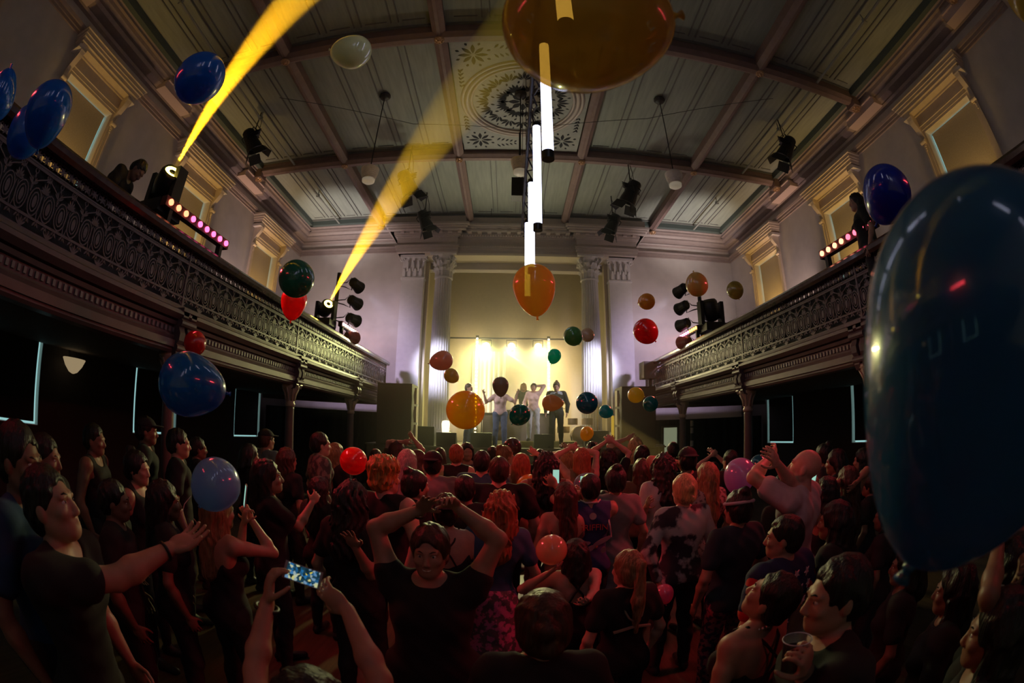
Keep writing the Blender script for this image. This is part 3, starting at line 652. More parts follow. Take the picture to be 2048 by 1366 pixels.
for i, y in enumerate(tys):
    k = i-4
    if tub is None:
        tub = empty('hanging_light_tube', (TX+.02, y, 4.33), 0, None, 'tube light', 'row of glowing white tubes hung down the middle of the hall')
        m = MB(); m.tube([(0, 0, .03), (0, 0, 1.42)], .048, 20); m.build('glowing_tube', TUBE, tub, smooth=False)
        m = MB(); m.tube([(0, 0, -.05), (0, 0, .03)], .052, 20); m.tube([(0, 0, 1.42), (0, 0, 1.48)], .052, 20); m.build('end_cap', BLACK, tub)
        m = MB(); m.tube([(0, 0, 1.48), (-.05, 0, 1.64)], .006, 5); m.build('hanging_wire', BLACK, tub)
        t = tub
    else: t = copy_tree(tub)
    t.location = (TX+.02, y, 4.33)
    t['label'] = 'white glowing hanging tube, '+tnames.get(k, {-1: 'out of view above the camera, nearest overhead', -2: 'out of view, just behind the camera', -3: 'out of view, second behind the camera', -4: 'out of view, rearmost of the row'}.get(k, ''))

# pendant lamps
def pendant(x, y, z, zt, lab):
    r = empty('pendant_lamp', (x, y, z), 0, lab, 'pendant lamp', 'glass pendant lamps under the ceiling')
    m = MB()
    prof = [(.05, .25), (.13, .235), (.175, .20)]
    for k in range(7): zz = .185-k*.034; q_ = .195-.0012*k*k; prof += [(q_, zz), (q_-.012, zz-.018)]
    m.lathe(prof+[(.145, -.06), (.14, -.08)], None, 28); m.build('lamp_shade', CREAM, r, smooth=False)
    m = MB(); m.lathe([(.14, -.08), (.135, -.13), (.10, -.155), (.03, -.165)], None, 24); m.build('lamp_bowl', mat('lamp_bowl_glass', (.9, .84, .70), .3, emit=(1, .85, .6), es=.12), r, smooth=True)
    m = MB(); m.tube([(0, 0, .24), (.0, 0, zt-z)], .012, 6); m.build('hanging_cord', BLACK, r)
    m = MB(); m.lathe([(.02, -.12), (.10, -.08), (.14, -.02), (.13, .02)], Matrix.Translation((0, 0, zt-z)), 14); m.build('ceiling_hook', mat('hook_iron', (.05, .045, .045), .5), r)
pendant(-3.2, 7.95, 7.12, 9.42, 'glass pendant lamp hanging left of the central tubes')
pendant(3.17, 7.85, 7.10, 9.42, 'glass pendant lamp hanging right of the central tubes')
pendant(-.06, 7.9, 7.20, 9.30, 'pinkish pendant lamp hanging from the ceiling rose beside the tubes')

# theatre spotlights hung from the roof
def theatre_spot(name, loc, aim, label, drop, size=1.0, cat='spotlight', grp='black spotlights hung under the ceiling'):
    r = empty(name, loc, 0, label, cat, grp)
    M = (Vector(aim)-Vector(loc)).to_track_quat('-Z', 'Y').to_matrix().to_4x4() @ Matrix.Scale(size, 4)
    m = MB(); m.lathe([(.10, .26), (.13, .22), (.14, .0), (.17, -.16), (.175, -.24), (.15, -.24), (.14, -.16)], M, 20)
    for k in range(4): m.cbox((0, 0, .05+.05*k), (.29, .29, .012), M)
    m.build('lamp_body', BLACK, r)
    m = MB()
    for a in range(4):
        R = M @ Matrix.Rotation(a*PI/2, 4, 'Z') @ Matrix.Translation((.17, 0, -.26)) @ Matrix.Rotation(-.5, 4, 'Y'); m.box((-.004, -.13, -.2), (.004, .13, 0), R)
    m.build('barn_door', BLACK, r)
    m = MB(); m.tube([M @ Vector((0, .17, 0)), M @ Vector((0, .19, .1)), Vector((0, .1, .30*size)), Vector((0, -.1, .30*size)), M @ Vector((0, -.19, .1)), M @ Vector((0, -.17, 0))], .014, 6)
    if drop: drop = 9.46-loc[2]; m.tube([(0, 0, .3*size), (0, 0, drop)], .016, 6); m.tube([(.02, 0, .3*size), (.12, .03, .22*size), (.1, .02, .5*size), (.0, 0, drop*.9)], .009, 5)
    m.build('yoke', BLACK, r)
    return r
theatre_spot('spotlight', (-6.6, 7.9, 8.55), (-3, 11, 2), 'black barn-door spotlight under the left ceiling bay above the balcony', .65, 1.25)
theatre_spot('spotlight', (6.5, 7.75, 8.55), (3, 11, 2), 'black barn-door spotlight under the right ceiling bay above the balcony', .65, 1.25)
theatre_spot('spotlight', (-2.95, 10.2, 8.25), (0, 13, 2), 'black spotlight in the path of the left yellow beam', .9, 1.3)
theatre_spot('spotlight', (2.95, 10.4, 8.2), (0, 13, 2), 'black spotlight with looping cable right of the central tubes', .9, 1.3)
theatre_spot('spotlight', (-2.95, 12.9, 8.45), (0, 14, 2), 'dim spotlight near the left end of the stage entablature', .85, 1.2)
theatre_spot('spotlight', (3.0, 12.9, 8.45), (0, 14, 2), 'dim spotlight near the right end of the stage entablature', .85, 1.2)
r = empty('ceiling_speaker', (-.05, 9.4, 7.55), 0, 'black box hanging behind the pinkish pendant lamp', 'box')
m = MB(); m.cbox((0, 0, 0), (.36, .3, .5)); m.build('box_case', BLACK, r); m = MB(); m.tube([(0, 0, .2), (0, 0, 1.85)], .015, 6); m.build('hanging_rod', BLACK, r)
m = MB()
for x in (-.9, .9): m.tube([(x, 14.1, 9.2), (x, 14.1, 9.46)], .01, 5)
m.tube([(-5.5, 7.0, 9.0), (-2.5, 8.3, 8.75), (0, 8.4, 8.6), (2.8, 7.9, 8.8), (5.6, 6.6, 9.05)], .006, 4)
tag(m.build('hanging_cable', BLACK), 'thin dark cable strung across beneath the ceiling', 'cable')

# balcony light trees, moving heads, LED bars
def moving_head(loc, aim, label, sc_=1.0, lens=True):
    r = empty('moving_head_light', loc, 0, label, 'stage light')
    m = MB(); m.cbox((0, 0, -.34*sc_), (.42*sc_, .42*sc_, .14*sc_)); m.build('base', BLACK, r)
    m = MB()
    for e in (-1, 1): m.cbox((e*.21*sc_, 0, -.06*sc_), (.07*sc_, .16*sc_, .44*sc_))
    m.cbox((0, 0, -.26*sc_), (.46*sc_, .18*sc_, .06*sc_)); m.build('yoke', BLACK, r)
    M = (Vector(aim)-Vector(loc)).to_track_quat('-Z', 'Y').to_matrix().to_4x4() @ Matrix.Scale(sc_, 4)
    m = MB(); m.lathe([(.08, .2), (.14, .16), (.165, 0), (.15, -.16), (.12, -.2), (.11, -.18)], M, 24); m.build('lamp_head', BLACK, r, smooth=True)
    m = MB(); m.lathe([(.001, -.175), (.10, -.185), (.11, -.17)], M, 24); m.build('lens', mat('gold_lens', (1, .8, .2), .3, emit=(1, .72, .10), es=22) if lens else BLACK, r)
    return r
def ray_end(a, q, z=9.40): return a+(q-a)*((z-a.z)/(q.z-a.z))
H1 = Vector((-4.34, 3.56, 4.66)); H2 = Vector((-4.34, 9.33, 4.62))
B1 = (H1, ray_end(H1, at(580, 10, z=6.1))); B2 = (H2, ray_end(H2, at(905, 225, z=6.8)))
moving_head(B1[0], B1[1], 'moving head light on the left balcony rail sending the nearer yellow beam', 1.1)
moving_head(B2[0], B2[1], 'moving head light on the left balcony sending the farther yellow beam', 1.0)
moving_head(Vector((4.35, 9.35, 4.72)), Vector((3.2, 8, 9)), 'unlit black moving head on the right balcony beside the lamp tree', 1.25, lens=False)
def light_tree(s):
    side = 'left' if s < 0 else 'right'
    r = empty('light_tree', (s*4.36, 9.95, 3.12), 0, 'pole with stacked black floodlights standing on the %s balcony' % side, 'light stand')
    m = MB(); m.tube([(0, 0, .02), (0, 0, 2.55)], .05, 10); m.box((-.25, -.25, 0), (.25, .25, .03)); m.build('pole', BLACK, r)
    for k in range(4):
        z = 1.0+.43*k; q = Vector((-s*.42, .1, z)); M = Matrix.Translation(q) @ (Vector((s*2.5, 15, 4.3))-(Vector(r.location)+q)).to_track_quat('-Z', 'Y').to_matrix().to_4x4()
        m = MB(); m.lathe([(.08, .16), (.12, .12), (.13, -.05), (.16, -.2), (.145, -.2)], M, 16); m.build('floodlight', BLACK, r)
        m = MB(); m.tube([(0, 0, z), (-s*.22, .04, z+.03), q+Vector((s*.10, -.05, .15)), q+Vector((s*.08, 0, -.15)), (-s*.2, 0, z-.1), (0, 0, z-.05)], .014, 6); m.build('bracket', BLACK, r)
light_tree(-1); light_tree(1)
def led_bar(s, y0, y1, z, n, cols, label, x=4.06):
    r = empty('led_bar', (s*x, y0, z), 0, label, 'LED bar')
    m = MB(); m.box((-.05, 0, -.06), (.05, y1-y0, .06)); m.build('bar_housing', mat('red_lit_housing', (.10, .02, .025), .4), r)
    m = MB()
    for e in (.1, .9): m.box((-.04, (y1-y0)*e-.03, -.22), (.04, (y1-y0)*e+.03, -.06))
    m.build('bar_foot', BLACK, r)
    for k in range(n):
        c, nm = cols(k/(n-1)); m = MB(); yy = (y1-y0)*(k+.5)/n
        m.tube([(-s*.045, yy, .0), (-s*.075, yy, .0)], .038, 10); m.build('led_cell', mat('led_'+nm, c, .4, emit=c, es=3.6), r)
REDC = lambda t: ((1, .22, .10), 'red') if t < .35 else ((1, .10, .25), 'crimson')
led_bar(-1, 3.36, 4.82, 4.32, 9, REDC, 'LED bar with nine red and pink dots on the left balcony rail')
led_bar(1, 3.50, 4.75, 4.32, 8, lambda t: ((1, .10, .16), 'rose') if t < .5 else ((1, .28, .16), 'coral'), 'LED bar with red dots on the right balcony rail by the blue balloon')
led_bar(1, 9.45, 10.55, 4.34, 9, lambda t: ((1, .5, .12), 'orange') if t < .4 else ((1, .25, .45), 'pink'), 'LED bar fading from orange to pink on the far right balcony rail')
led_bar(-1, 9.6, 10.75, 4.34, 8, lambda t: ((1, .62, .62), 'blush'), 'pale pink LED bar on the far left balcony rail')
for s, y in ((-1, 5.2), (1, 7.15)):
    r = empty('wall_lamp', (s*8.42, y+(.0 if s < 0 else .2), 3.0), 0, 'cream bowl wall lamp under the %s balcony' % ('left' if s < 0 else 'right'), 'wall lamp')
    m = MB(); m.lathe([(.02, -.22), (.10, -.19), (.2, -.08), (.27, .05), (.26, .06), (.18, -.06)], Matrix.Translation((-s*.28, 0, -.35)), 20); m.build('lamp_bowl', mat('warm_bowl', (.85, .68, .42), .5, emit=(1, .75, .42), es=.28), r, smooth=True)
    m = MB(); m.tube([(0, 0, -.1), (-s*.2, 0, -.5), (-s*.28, 0, -.56)], .015, 6); m.build('bracket', BLACK, r)

# haze: a thin room haze plus added beam-shaped cones of dense yellow-tinted haze, lit by spots
def vol_mat(name, dens, col=(1, 1, 1), g=.3):
    m = bpy.data.materials.new(name); m.use_nodes = True; nt = m.node_tree; nt.nodes.clear()
    o = nt.nodes.new('ShaderNodeOutputMaterial'); v = nt.nodes.new('ShaderNodeVolumeScatter'); v.inputs['Density'].default_value = dens; v.inputs['Color'].default_value = (*col, 1); v.inputs['Anisotropy'].default_value = g
    nt.links.new(v.outputs[0], o.inputs['Volume']); return m
m = MB(); m.box((-8.4, 8.8, .1), (8.4, 15.5, 9.0))
hz = m.build('stage_haze', vol_mat('haze', .015, (1, .97, .93))); tag(hz, 'thin smoke haze hanging in front of and over the stage', 'haze', None, 'stuff')
m = MB(); m.box((-3.15, 15.55, 1.62), (3.15, 17.98, 8.5)); tag(m.build('alcove_haze', vol_mat('alcove_haze', .06, (1, .98, .82), .5)), 'thicker yellow-lit smoke filling the alcove behind the performers', 'haze', None, 'stuff')
def beam(name, a, b, r0, r1, dens, label, energy, col, ang):
    a, b = Vector(a), Vector(b); d = (b-a); L = d.length
    M = Matrix.Translation(a) @ d.to_track_quat('Z', 'Y').to_matrix().to_4x4()
    m = MB(); m.lathe([(r0, .26), (r0+(r1-r0)*.5, L*.5), (r1, L*.985)], M, 20)
    o = m.build(name, vol_mat(name+'_haze', dens, (1, .80, .40), .0)); tag(o, label, 'light beam', None, 'stuff')
    lamp(name+'_source', 'SPOT', a+d.normalized()*.34, energy, col, b, .02, ang, .35)
beam('light_beam', B1[0], B1[1], .06, .72, .40, 'narrow yellow light beam crossing the upper left of the hall', 11000, (1, .50, .015), 11.5)
beam('light_beam', B2[0], B2[1], .06, .84, .40, 'wider yellow light beam rising from the far left balcony', 15000, (1, .50, .015), 9.5)
P0 = Vector((-.45, 17.35, 5.15)); P1 = at(1345, 950, y=8.5)
beam('light_beam', P0, P1, .07, .42, .06, 'faint yellow beam slanting from the stage lamp down over the crowd on the right', 9000, (1, .78, .22), 5.5)
# ================================================================ PEOPLE: bodies grown as one continuous surface from a distance field
def V(*a): return np.array(a, float)
def nrm(a):
    a = np.asarray(a, float); return a/(np.linalg.norm(a)+1e-12)
class SDF:
    def __init__(s): s.p = []
    def cone(s, a, b, ra, rb, k=.02): s.p.append(('c', np.asarray(a, float), np.asarray(b, float), ra, rb, k)); return s
    def ell(s, c, r, R=None, k=.02, neg=False): s.p.append(('e', np.asarray(c, float), np.asarray(r, float), R, neg, k)); return s
    def cut(s, p, n, k=.0): s.p.append(('p', np.asarray(p, float), nrm(n), 0, 0, k)); return s      # removes the side n points to
    def bounds(s):
        lo = V(9, 9, 9); hi = -lo
        for q in s.p:
            if q[0] == 'c':
                for c, r in ((q[1], q[3]), (q[2], q[4])): lo = np.minimum(lo, c-r); hi = np.maximum(hi, c+r)
            elif q[0] == 'e' and not q[4]: r = q[2].max(); lo = np.minimum(lo, q[1]-r); hi = np.maximum(hi, q[1]+r)
        return lo-.02, hi+.02
    def ev(s, P):
        d = np.full(len(P), 9.0, np.float32); P = P.astype(np.float32)
        for q in s.p:
            if q[0] == 'c':
                a, b, ra, rb, k = q[1:]; ab = (b-a).astype(np.float32); L = float(ab @ ab)+1e-9
                t = np.clip(((P-a.astype(np.float32)) @ ab)/L, 0, 1); w_ = P-a.astype(np.float32)-t[:, None]*ab
                n = np.sqrt((w_*w_).sum(1))-(ra+(rb-ra)*t)
            elif q[0] == 'e':
                c, r, R, neg, k = q[1:]; w_ = P-c.astype(np.float32)
                if R is not None: w_ = w_ @ R.astype(np.float32)
                rf = r.astype(np.float32); k0 = np.sqrt(((w_/rf)**2).sum(1)); k1 = np.sqrt(((w_/rf**2)**2).sum(1))+1e-9
                n = k0*(k0-1)/k1
                if neg:
                    m_ = -n; h = np.clip(.5-.5*(d-m_)/max(k, 1e-4), 0, 1); d = d*(1-h)+m_*h+k*h*(1-h); continue
            else:
                n = (P-q[1].astype(np.float32)) @ q[2].astype(np.float32); d = np.maximum(d, n); continue
            if k > 0:
                h = np.clip(k-np.abs(d-n), 0, None)/k; d = np.minimum(d, n)-h*h*k*.25
            else: d = np.minimum(d, n)
        return d
def mesh_sdf(f, lo, hi, h, noise=None):
    """surface nets on a sparsely evaluated grid"""
    n = np.ceil((hi-lo)/h).astype(int)+3; B = 4; n = (np.ceil(n/B)*B).astype(int)+1; lo = lo-h
    cn = (n-1)//B; ax = [lo[i]+h*B*(np.arange(cn[i])+.5) for i in range(3)]
    G = np.stack(np.meshgrid(*ax, indexing='ij'), -1).reshape(-1, 3); dc = f(G)
    near = np.abs(dc) < h*B*1.15+.004; grid = np.where(dc > 0, 1., -1.).astype(np.float32).reshape(cn)
    full = np.ones(n, np.float32); full[:-1, :-1, :-1] = np.repeat(np.repeat(np.repeat(grid, B, 0), B, 1), B, 2)
    ci = np.argwhere(near.reshape(cn))
    off = np.stack(np.meshgrid(*[np.arange(B+1)]*3, indexing='ij'), -1).reshape(-1, 3)
    idx = (ci[:, None, :]*B+off[None]).reshape(-1, 3); lin = np.unique(np.ravel_multi_index(idx.T, n))
    idx = np.stack(np.unravel_index(lin, n), -1); P = lo+idx*h; d = f(P)
    if noise is not None: d = d+noise(P)
    full.reshape(-1)[lin] = d
    full[0] = full[-1] = 1; full[:, 0] = full[:, -1] = 1; full[:, :, 0] = full[:, :, -1] = 1
    S = full < 0; c = S[:-1, :-1, :-1].astype(np.int8)
    tot = sum(S[i:n[0]-1+i, j:n[1]-1+j, k:n[2]-1+k].astype(np.int8) for i in (0, 1) for j in (0, 1) for k in (0, 1))
    act = (tot > 0) & (tot < 8); cells = np.argwhere(act)
    if not len(cells): return np.zeros((0, 3)), np.zeros((0, 4), int)
    vid = -np.ones(act.shape, np.int64); vid[tuple(cells.T)] = np.arange(len(cells))
    acc = np.zeros((len(cells), 3)); cnt = np.zeros(len(cells))
    co = [(i, j, k) for i in (0, 1) for j in (0, 1) for k in (0, 1)]
    for a in co:
        for d_ in range(3):
            if a[d_]: continue
            b = list(a); b[d_] = 1
            va = full[cells[:, 0]+a[0], cells[:, 1]+a[1], cells[:, 2]+a[2]]; vb = full[cells[:, 0]+b[0], cells[:, 1]+b[1], cells[:, 2]+b[2]]
            x = (va < 0) != (vb < 0); t = np.where(x, va/(va-vb+1e-12), 0)
            for q in range(3): acc[:, q] += np.where(x, a[q]+(t if q == d_ else 0), 0)
            cnt += x
    v = lo+(cells+acc/cnt[:, None])*h
    F = []
    for d_ in range(3):
        u, w_ = (d_+1) % 3, (d_+2) % 3
        sl0 = [slice(None)]*3; sl1 = [slice(None)]*3; sl0[d_] = slice(0, -1); sl1[d_] = slice(1, None)
        A = S[tuple(sl0)]; Bq = S[tuple(sl1)]; e = np.argwhere(A != Bq)
        e = e[(e[:, u] > 0) & (e[:, w_] > 0) & (e[:, u] < n[u]-1) & (e[:, w_] < n[w_]-1)]
        s_ = A[tuple(e.T)]
        def g(du, dw): q = e.copy(); q[:, u] -= du; q[:, w_] -= dw; return vid[tuple(q.T)]
        q = np.stack([g(1, 1), g(0, 1), g(0, 0), g(1, 0)], 1); q[~s_] = q[~s_][:, ::-1]; F.append(q)
    F = np.concatenate(F); F = F[(F >= 0).all(1)]
    return v, F
def mesh_obj(name, v, F, m, parent=None, col=None):
    me = bpy.data.meshes.new(name); me.vertices.add(len(v)); me.vertices.foreach_set('co', np.asarray(v, np.float32).ravel())
    me.loops.add(F.size); me.loops.foreach_set('vertex_index', F.ravel().astype(np.int32))
    me.polygons.add(len(F)); me.polygons.foreach_set('loop_start', np.arange(0, F.size, 4, dtype=np.int32)); me.polygons.foreach_set('loop_total', np.full(len(F), 4, np.int32))
    me.update(calc_edges=True); me.validate(); me.shade_smooth(); me.materials.append(m)
    o = bpy.data.objects.new(name, me); C.objects.link(o)
    if parent is not None: o.parent = parent
    return o
def rot(ax, a):
    return np.array(Matrix.Rotation(a, 3, ax))
SKIN = {k: mat('skin_'+k, c, .5, noise=.06, scale=25, bump=.06) for k, c in (('fair', (.58, .34, .26)), ('tan', (.42, .235, .16)), ('brown', (.24, .12, .075)))}
def hairmat(n, c, c2=None): return mat('hair_'+n, c, .42, noise=.35, scale=34, bump=.9, stretch=(2.6, 2.6, .35))
HAIR = {'black': (.010, .008, .008), 'brown': (.055, .026, .014), 'light': (.26, .15, .07), 'blonde': (.50, .33, .15), 'ginger': (.32, .10, .035), 'grey': (.35, .30, .27), 'wild': (.55, .22, .05)}
_cl = {}
def cloth(n, c, **k): return mat('cloth_'+n, c, k.pop('rough', .88), noise=k.pop('noise', .08), scale=k.pop('scale', 14), bump=k.pop('bump', .25), **k)

def person(label, x, y, face, H=1.7, z0=0, sex='f', lean=0, side=0, twist=0, look=(0, 0), hands=None, skin='fair', hair='brown', style='long',
           top=('tee', 'black', (.012, .012, .013)), bottom=('trousers', 'dark', (.02, .022, .03)), hd=.010, fat=1.0, parts=True, grip=(.25, .25), palm=(None, None), elbow=(None, None), smile=False, step=0, extra=None, group=None, handdir=(None, None), sleeve=None, swap=None, face_on=True):
    """face: heading in degrees, 0 looks towards the stage (+Y), 90 = towards +X. hands: world targets (left, right) or None."""
    s = H/1.7; r = empty('person', (x, y, z0), 0, label, 'person', group or 'people in the crowd')
    hdg = math.radians(face); Rz = rot('Z', -hdg)       # local +Y forward
    U = Rz @ rot('Z', -math.radians(twist)) @ rot('X', -math.radians(lean)) @ rot('Y', math.radians(side))
    piv = V(0, 0, .95)
    def up(p): return (U @ (V(*p)-piv)+piv)*s           # upper body
    def lo_(p): return (Rz @ V(*p))*s
    fm = sex == 'm'; sw = (.185 if fm else .160)*(.5+.5*fat); dpt = fat
    T = {'hip': up((0, 0, .95)), 'neck': up((0, -.012, 1.435)), 'head': up((0, .0, 1.565))}
    Hr = U @ rot('Z', -math.radians(look[0])) @ rot('X', math.radians(look[1]))     # head orientation; look = (turn right, tilt up)
    hc = up((0, -.01, 1.47))                            # head pivot
    def hp(p): return hc+Hr @ ((V(*p)-V(0, -.01, 1.47))*s)
    A = SDF()                                           # torso
    w_ = 1.0 if fm else .93
    A.ell(up((0, 0, 1.27)), V(.155*w_*fat, .105*dpt, .19)*s, U, .03)
    A.ell(up((0, .01, 1.09)), V((.138 if fm else .122)*fat, .095*dpt, .16)*s, U, .06)
    A.ell(up((0, -.005, .95)), V((.155 if fm else .172)*fat, .115*dpt, .13)*s, U, .06)
    for e in (-1, 1):
        A.ell(up((e*.085, -.06, .90)), V(.088*fat, .08, .09)*s, U, .05)
        A.cone(up((e*.05, -.02, 1.43)), up((e*sw*.93, -.005, 1.405)), .048*s, .058*s*(1.05 if fm else .93), .05)
        if not fm: A.ell(up((e*.072, .082, 1.255)), V(.064, .058, .06)*s*(.6+.4*fat), U, .04)
        else: A.ell(up((e*.075, .062, 1.31)), V(.085, .05, .065)*s, U, .05)
        A.ell(up((e*.09, -.06, 1.32)), V(.075, .05, .10)*s, U, .05)
    torso = list(A.p); hipset = [q for q in torso if q[0] == 'e' and (q[2][0] < .14*fat*s+.2) and (np.array_equal(q[1], up((0, .01, 1.09))) or np.array_equal(q[1], up((0, -.005, .95))) or any(np.array_equal(q[1], up((e*.085, -.06, .90))) for e in (-1, 1)))]
    N = [('c', up((0, -.02, 1.41)), hp((0, -.012, 1.52)), (.058 if fm else .048)*s, (.053 if fm else .043)*s, .03)]
    Hd = SDF()                                          # head
    E = lambda c, rr, k=.012, neg=False: Hd.ell(hp(c), V(*rr)*s, Hr, k*s, neg)
    E((0, -.012, 1.612), (.076, .094, .090)); E((0, .030, 1.575), (.062, .066, .080), .03); E((0, .038, 1.530), (.050, .055, .052), .03)
    Hd.cone(hp((0, .066, 1.500)), hp((0, .072, 1.502)), .024*s, .024*s, .025*s)
    for e in (-1, 1):
        Hd.cone(hp((e*.050, .0, 1.535)), hp((e*.022, .062, 1.502)), .018*s, .018*s, .03*s)
        E((e*.077, -.006, 1.575), (.010, .020, .030), .008); E((e*.040, .074, 1.562), (.022, .018, .016), .02)
        E((e*.031, .103, 1.592), (.017, .012, .0085), .010, True); E((e*.031, .086, 1.6035), (.017, .012, .005), .006); E((e*.031, .084, 1.579), (.016, .010, .004), .006)
        Hd.cone(hp((e*.014, .092, 1.612)), hp((e*.046, .078, 1.613)), .009*s, .007*s, .012*s)
        E((e*.011, .104, 1.549), (.008, .009, .007), .006)
    Hd.cone(hp((0, .090, 1.603)), hp((0, .112, 1.557)), .008*s, .0115*s, .012*s)
    mw = .026 if smile else .020
    Hd.cone(hp((-mw, .086, 1.530+(.006 if smile else 0))), hp((0, .098, 1.529)), .004*s, .0065*s, .006*s); Hd.cone(hp((mw, .086, 1.530+(.006 if smile else 0))), hp((0, .098, 1.529)), .004*s, .0065*s, .006*s)
    Hd.cone(hp((-.014, .090, 1.519)), hp((.014, .090, 1.519)), .0065*s, .0065*s, .007*s)
    arms = []; Bd = SDF(); Bd.p = torso+N+Hd.p; handp = []
    for i, e in enumerate((-1, 1)):
        sh = up((e*sw, -.008, 1.40)); L1, L2 = .285*s, .245*s
        tgt = hands[i] if hands else None
        if tgt is None: tgt = sh+Rz @ V(e*.09, .06, -.49)*s
        else:
            tgt = np.array(tgt, float)-V(x, y, z0)
        d = tgt-sh; D = np.linalg.norm(d)
        if D > (L1+L2)*.985: tgt = sh+d/D*(L1+L2)*.985; d = tgt-sh; D = np.linalg.norm(d)
        if D < .12: tgt = sh+nrm(d)*.12; d = tgt-sh; D = .12
        ca = (L1*L1+D*D-L2*L2)/(2*L1*D); ca = max(-1, min(1, ca)); u = d/D
        pole = elbow[i] if elbow[i] is not None else (V(e*.5, -.35, -.75) if d[2] < .15 else V(e*1.0, .1, .0))
        pole = Rz @ np.asarray(pole, float); pole = pole-u*(pole @ u); pole = nrm(pole)
        el = sh+u*L1*ca+pole*L1*math.sqrt(max(0, 1-ca*ca)); wr = tgt
        rm = (1.12 if fm else .92)*(.35+.65*fat)
        Bd.cone(sh, sh+(el-sh)*.35, .052*s*rm, .048*s*rm, .04); Bd.cone(sh+(el-sh)*.35, el, .048*s*rm, .036*s*rm, .02)
        Bd.cone(el, el+(wr-el)*.3, .037*s*rm, .040*s*rm, .02); Bd.cone(el+(wr-el)*.3, wr, .040*s*rm, .0245*s*(rm*.5+.5), .02)
        fd = nrm(wr-el)
        if handdir[i] is not None: fd = nrm(handdir[i])
        pn = palm[i] if palm[i] is not None else (Rz @ V(-e*.2, .9, .2) if d[2] > 0 else Rz @ V(-e, 0, 0))
        pn = np.asarray(pn, float); pn = nrm(pn-fd*(pn @ fd)); sd = np.cross(fd, pn)    # sd: across the palm; thumb side
        thumb_side = sd*e
        hs = s*(1.05 if fm else .95); fr = max(.0078*hs, hd*.62); pc = wr+fd*.055*hs
        Mh = np.stack([thumb_side, fd, pn], 1)
        Bd.ell(wr+fd*.052*hs, V(.040, .052, .017)*hs, Mh, .012)
        for j, (o_, L) in enumerate(((.029, .070), (.010, .078), (-.010, .072), (-.029, .058))):
            b0 = wr+fd*.088*hs+thumb_side*o_*hs; cu = grip[i]*(1+.12*j); sp = thumb_side*o_*6
            p = b0; dir_ = nrm(fd+sp*.9*(1-grip[i])); ang = 0
            for q, (f_, rr) in enumerate(((.42, 1.0), (.32, .93), (.26, .82))):
                ang += cu*(.9 if q == 0 else 1.1); dd = nrm(dir_*math.cos(ang)+pn*math.sin(ang)); p2 = p+dd*L*f_*hs
                Bd.cone(p, p2, fr*rr*1.08, fr*rr, .003); p = p2
        b0 = wr+fd*.022*hs+thumb_side*.026*hs; t1 = b0+nrm(thumb_side*.8+fd*.75+pn*.35)*.042*hs; t2 = t1+nrm(thumb_side*.35+fd*.9+pn*(.3+grip[i]))*.036*hs; t3 = t2+nrm(fd+pn*(.3+1.2*grip[i]))*.024*hs
        Bd.cone(b0, t1, fr*1.5, fr*1.2, .012); Bd.cone(t1, t2, fr*1.2, fr*1.05, .003); Bd.cone(t2, t3, fr*1.05, fr*.9, .003)
        arms.append((sh, el, wr, rm, fd, pn))
        handp.append(wr+fd*.09*hs)
    legs = []
    for e in (-1, 1):
        st_ = step*e
        hipj = up((e*.095, 0, .90)) if abs(lean) < 25 else lo_((e*.095, 0, .92)); kn = lo_((e*.115, .03+.10*max(st_, 0), .50)); an = lo_((e*.13, -.02+.16*st_, .085)); toe = lo_((e*.155, .17+.16*st_, .03))
        lg = [('c', hipj, kn, .088*s*fat, .056*s*(.4+.6*fat), .04), ('c', kn, kn+(an-kn)*.35+Rz @ V(0, -.015, 0), .053*s, .055*s, .03), ('c', kn+(an-kn)*.35+Rz @ V(0, -.015, 0), an, .055*s, .036*s, .02)]
        ft = [('c', an+Rz @ V(0, -.03, -.045)*s, toe, .034*s, .026*s, .02), ('c', an, an+Rz @ V(0, .05, -.045)*s, .036*s, .034*s, .02)]
        legs.append((lg, ft)); Bd.p += lg+ft
    r_ = {'hp': hp, 'up': up, 'arms': arms, 'hand': [np.array([x, y, z0])+q for q in handp], 'root': r, 'Hr': Hr, 'U': U, 'Rz': Rz, 's': s, 'pos': V(x, y, z0)}
    def grow(name, S, m, h, noise=None, par=r):
        lo, hi = S.bounds(); v, F = mesh_sdf(S.ev, lo, hi, h, noise)
        return mesh_obj(name, v, F, m, par) if len(F) else None
    body = grow('body', Bd, SKIN[skin], hd)
    # ---- clothes: the same forms let out a little, cut at neck, cuffs and hems
    ch = max(hd, .009)*1.15
    kind, cn, cc = top[:3]; tm = cloth(cn, cc, **(top[3] if len(top) > 3 else {}))
    off = .012
    def infl(P, o_): return [(q[0], q[1], q[2], q[3]+o_, q[4]+o_, q[5]) if q[0] == 'c' else (q[0], q[1], q[2]+o_, q[3], q[4], q[5]) for q in P]
    fold = lambda am: (lambda P: (am*np.sin(P[:, 2]*42+P[:, 0]*19)*np.sin(P[:, 0]*33+P[:, 1]*27+P[:, 2]*9)).astype(np.float32))
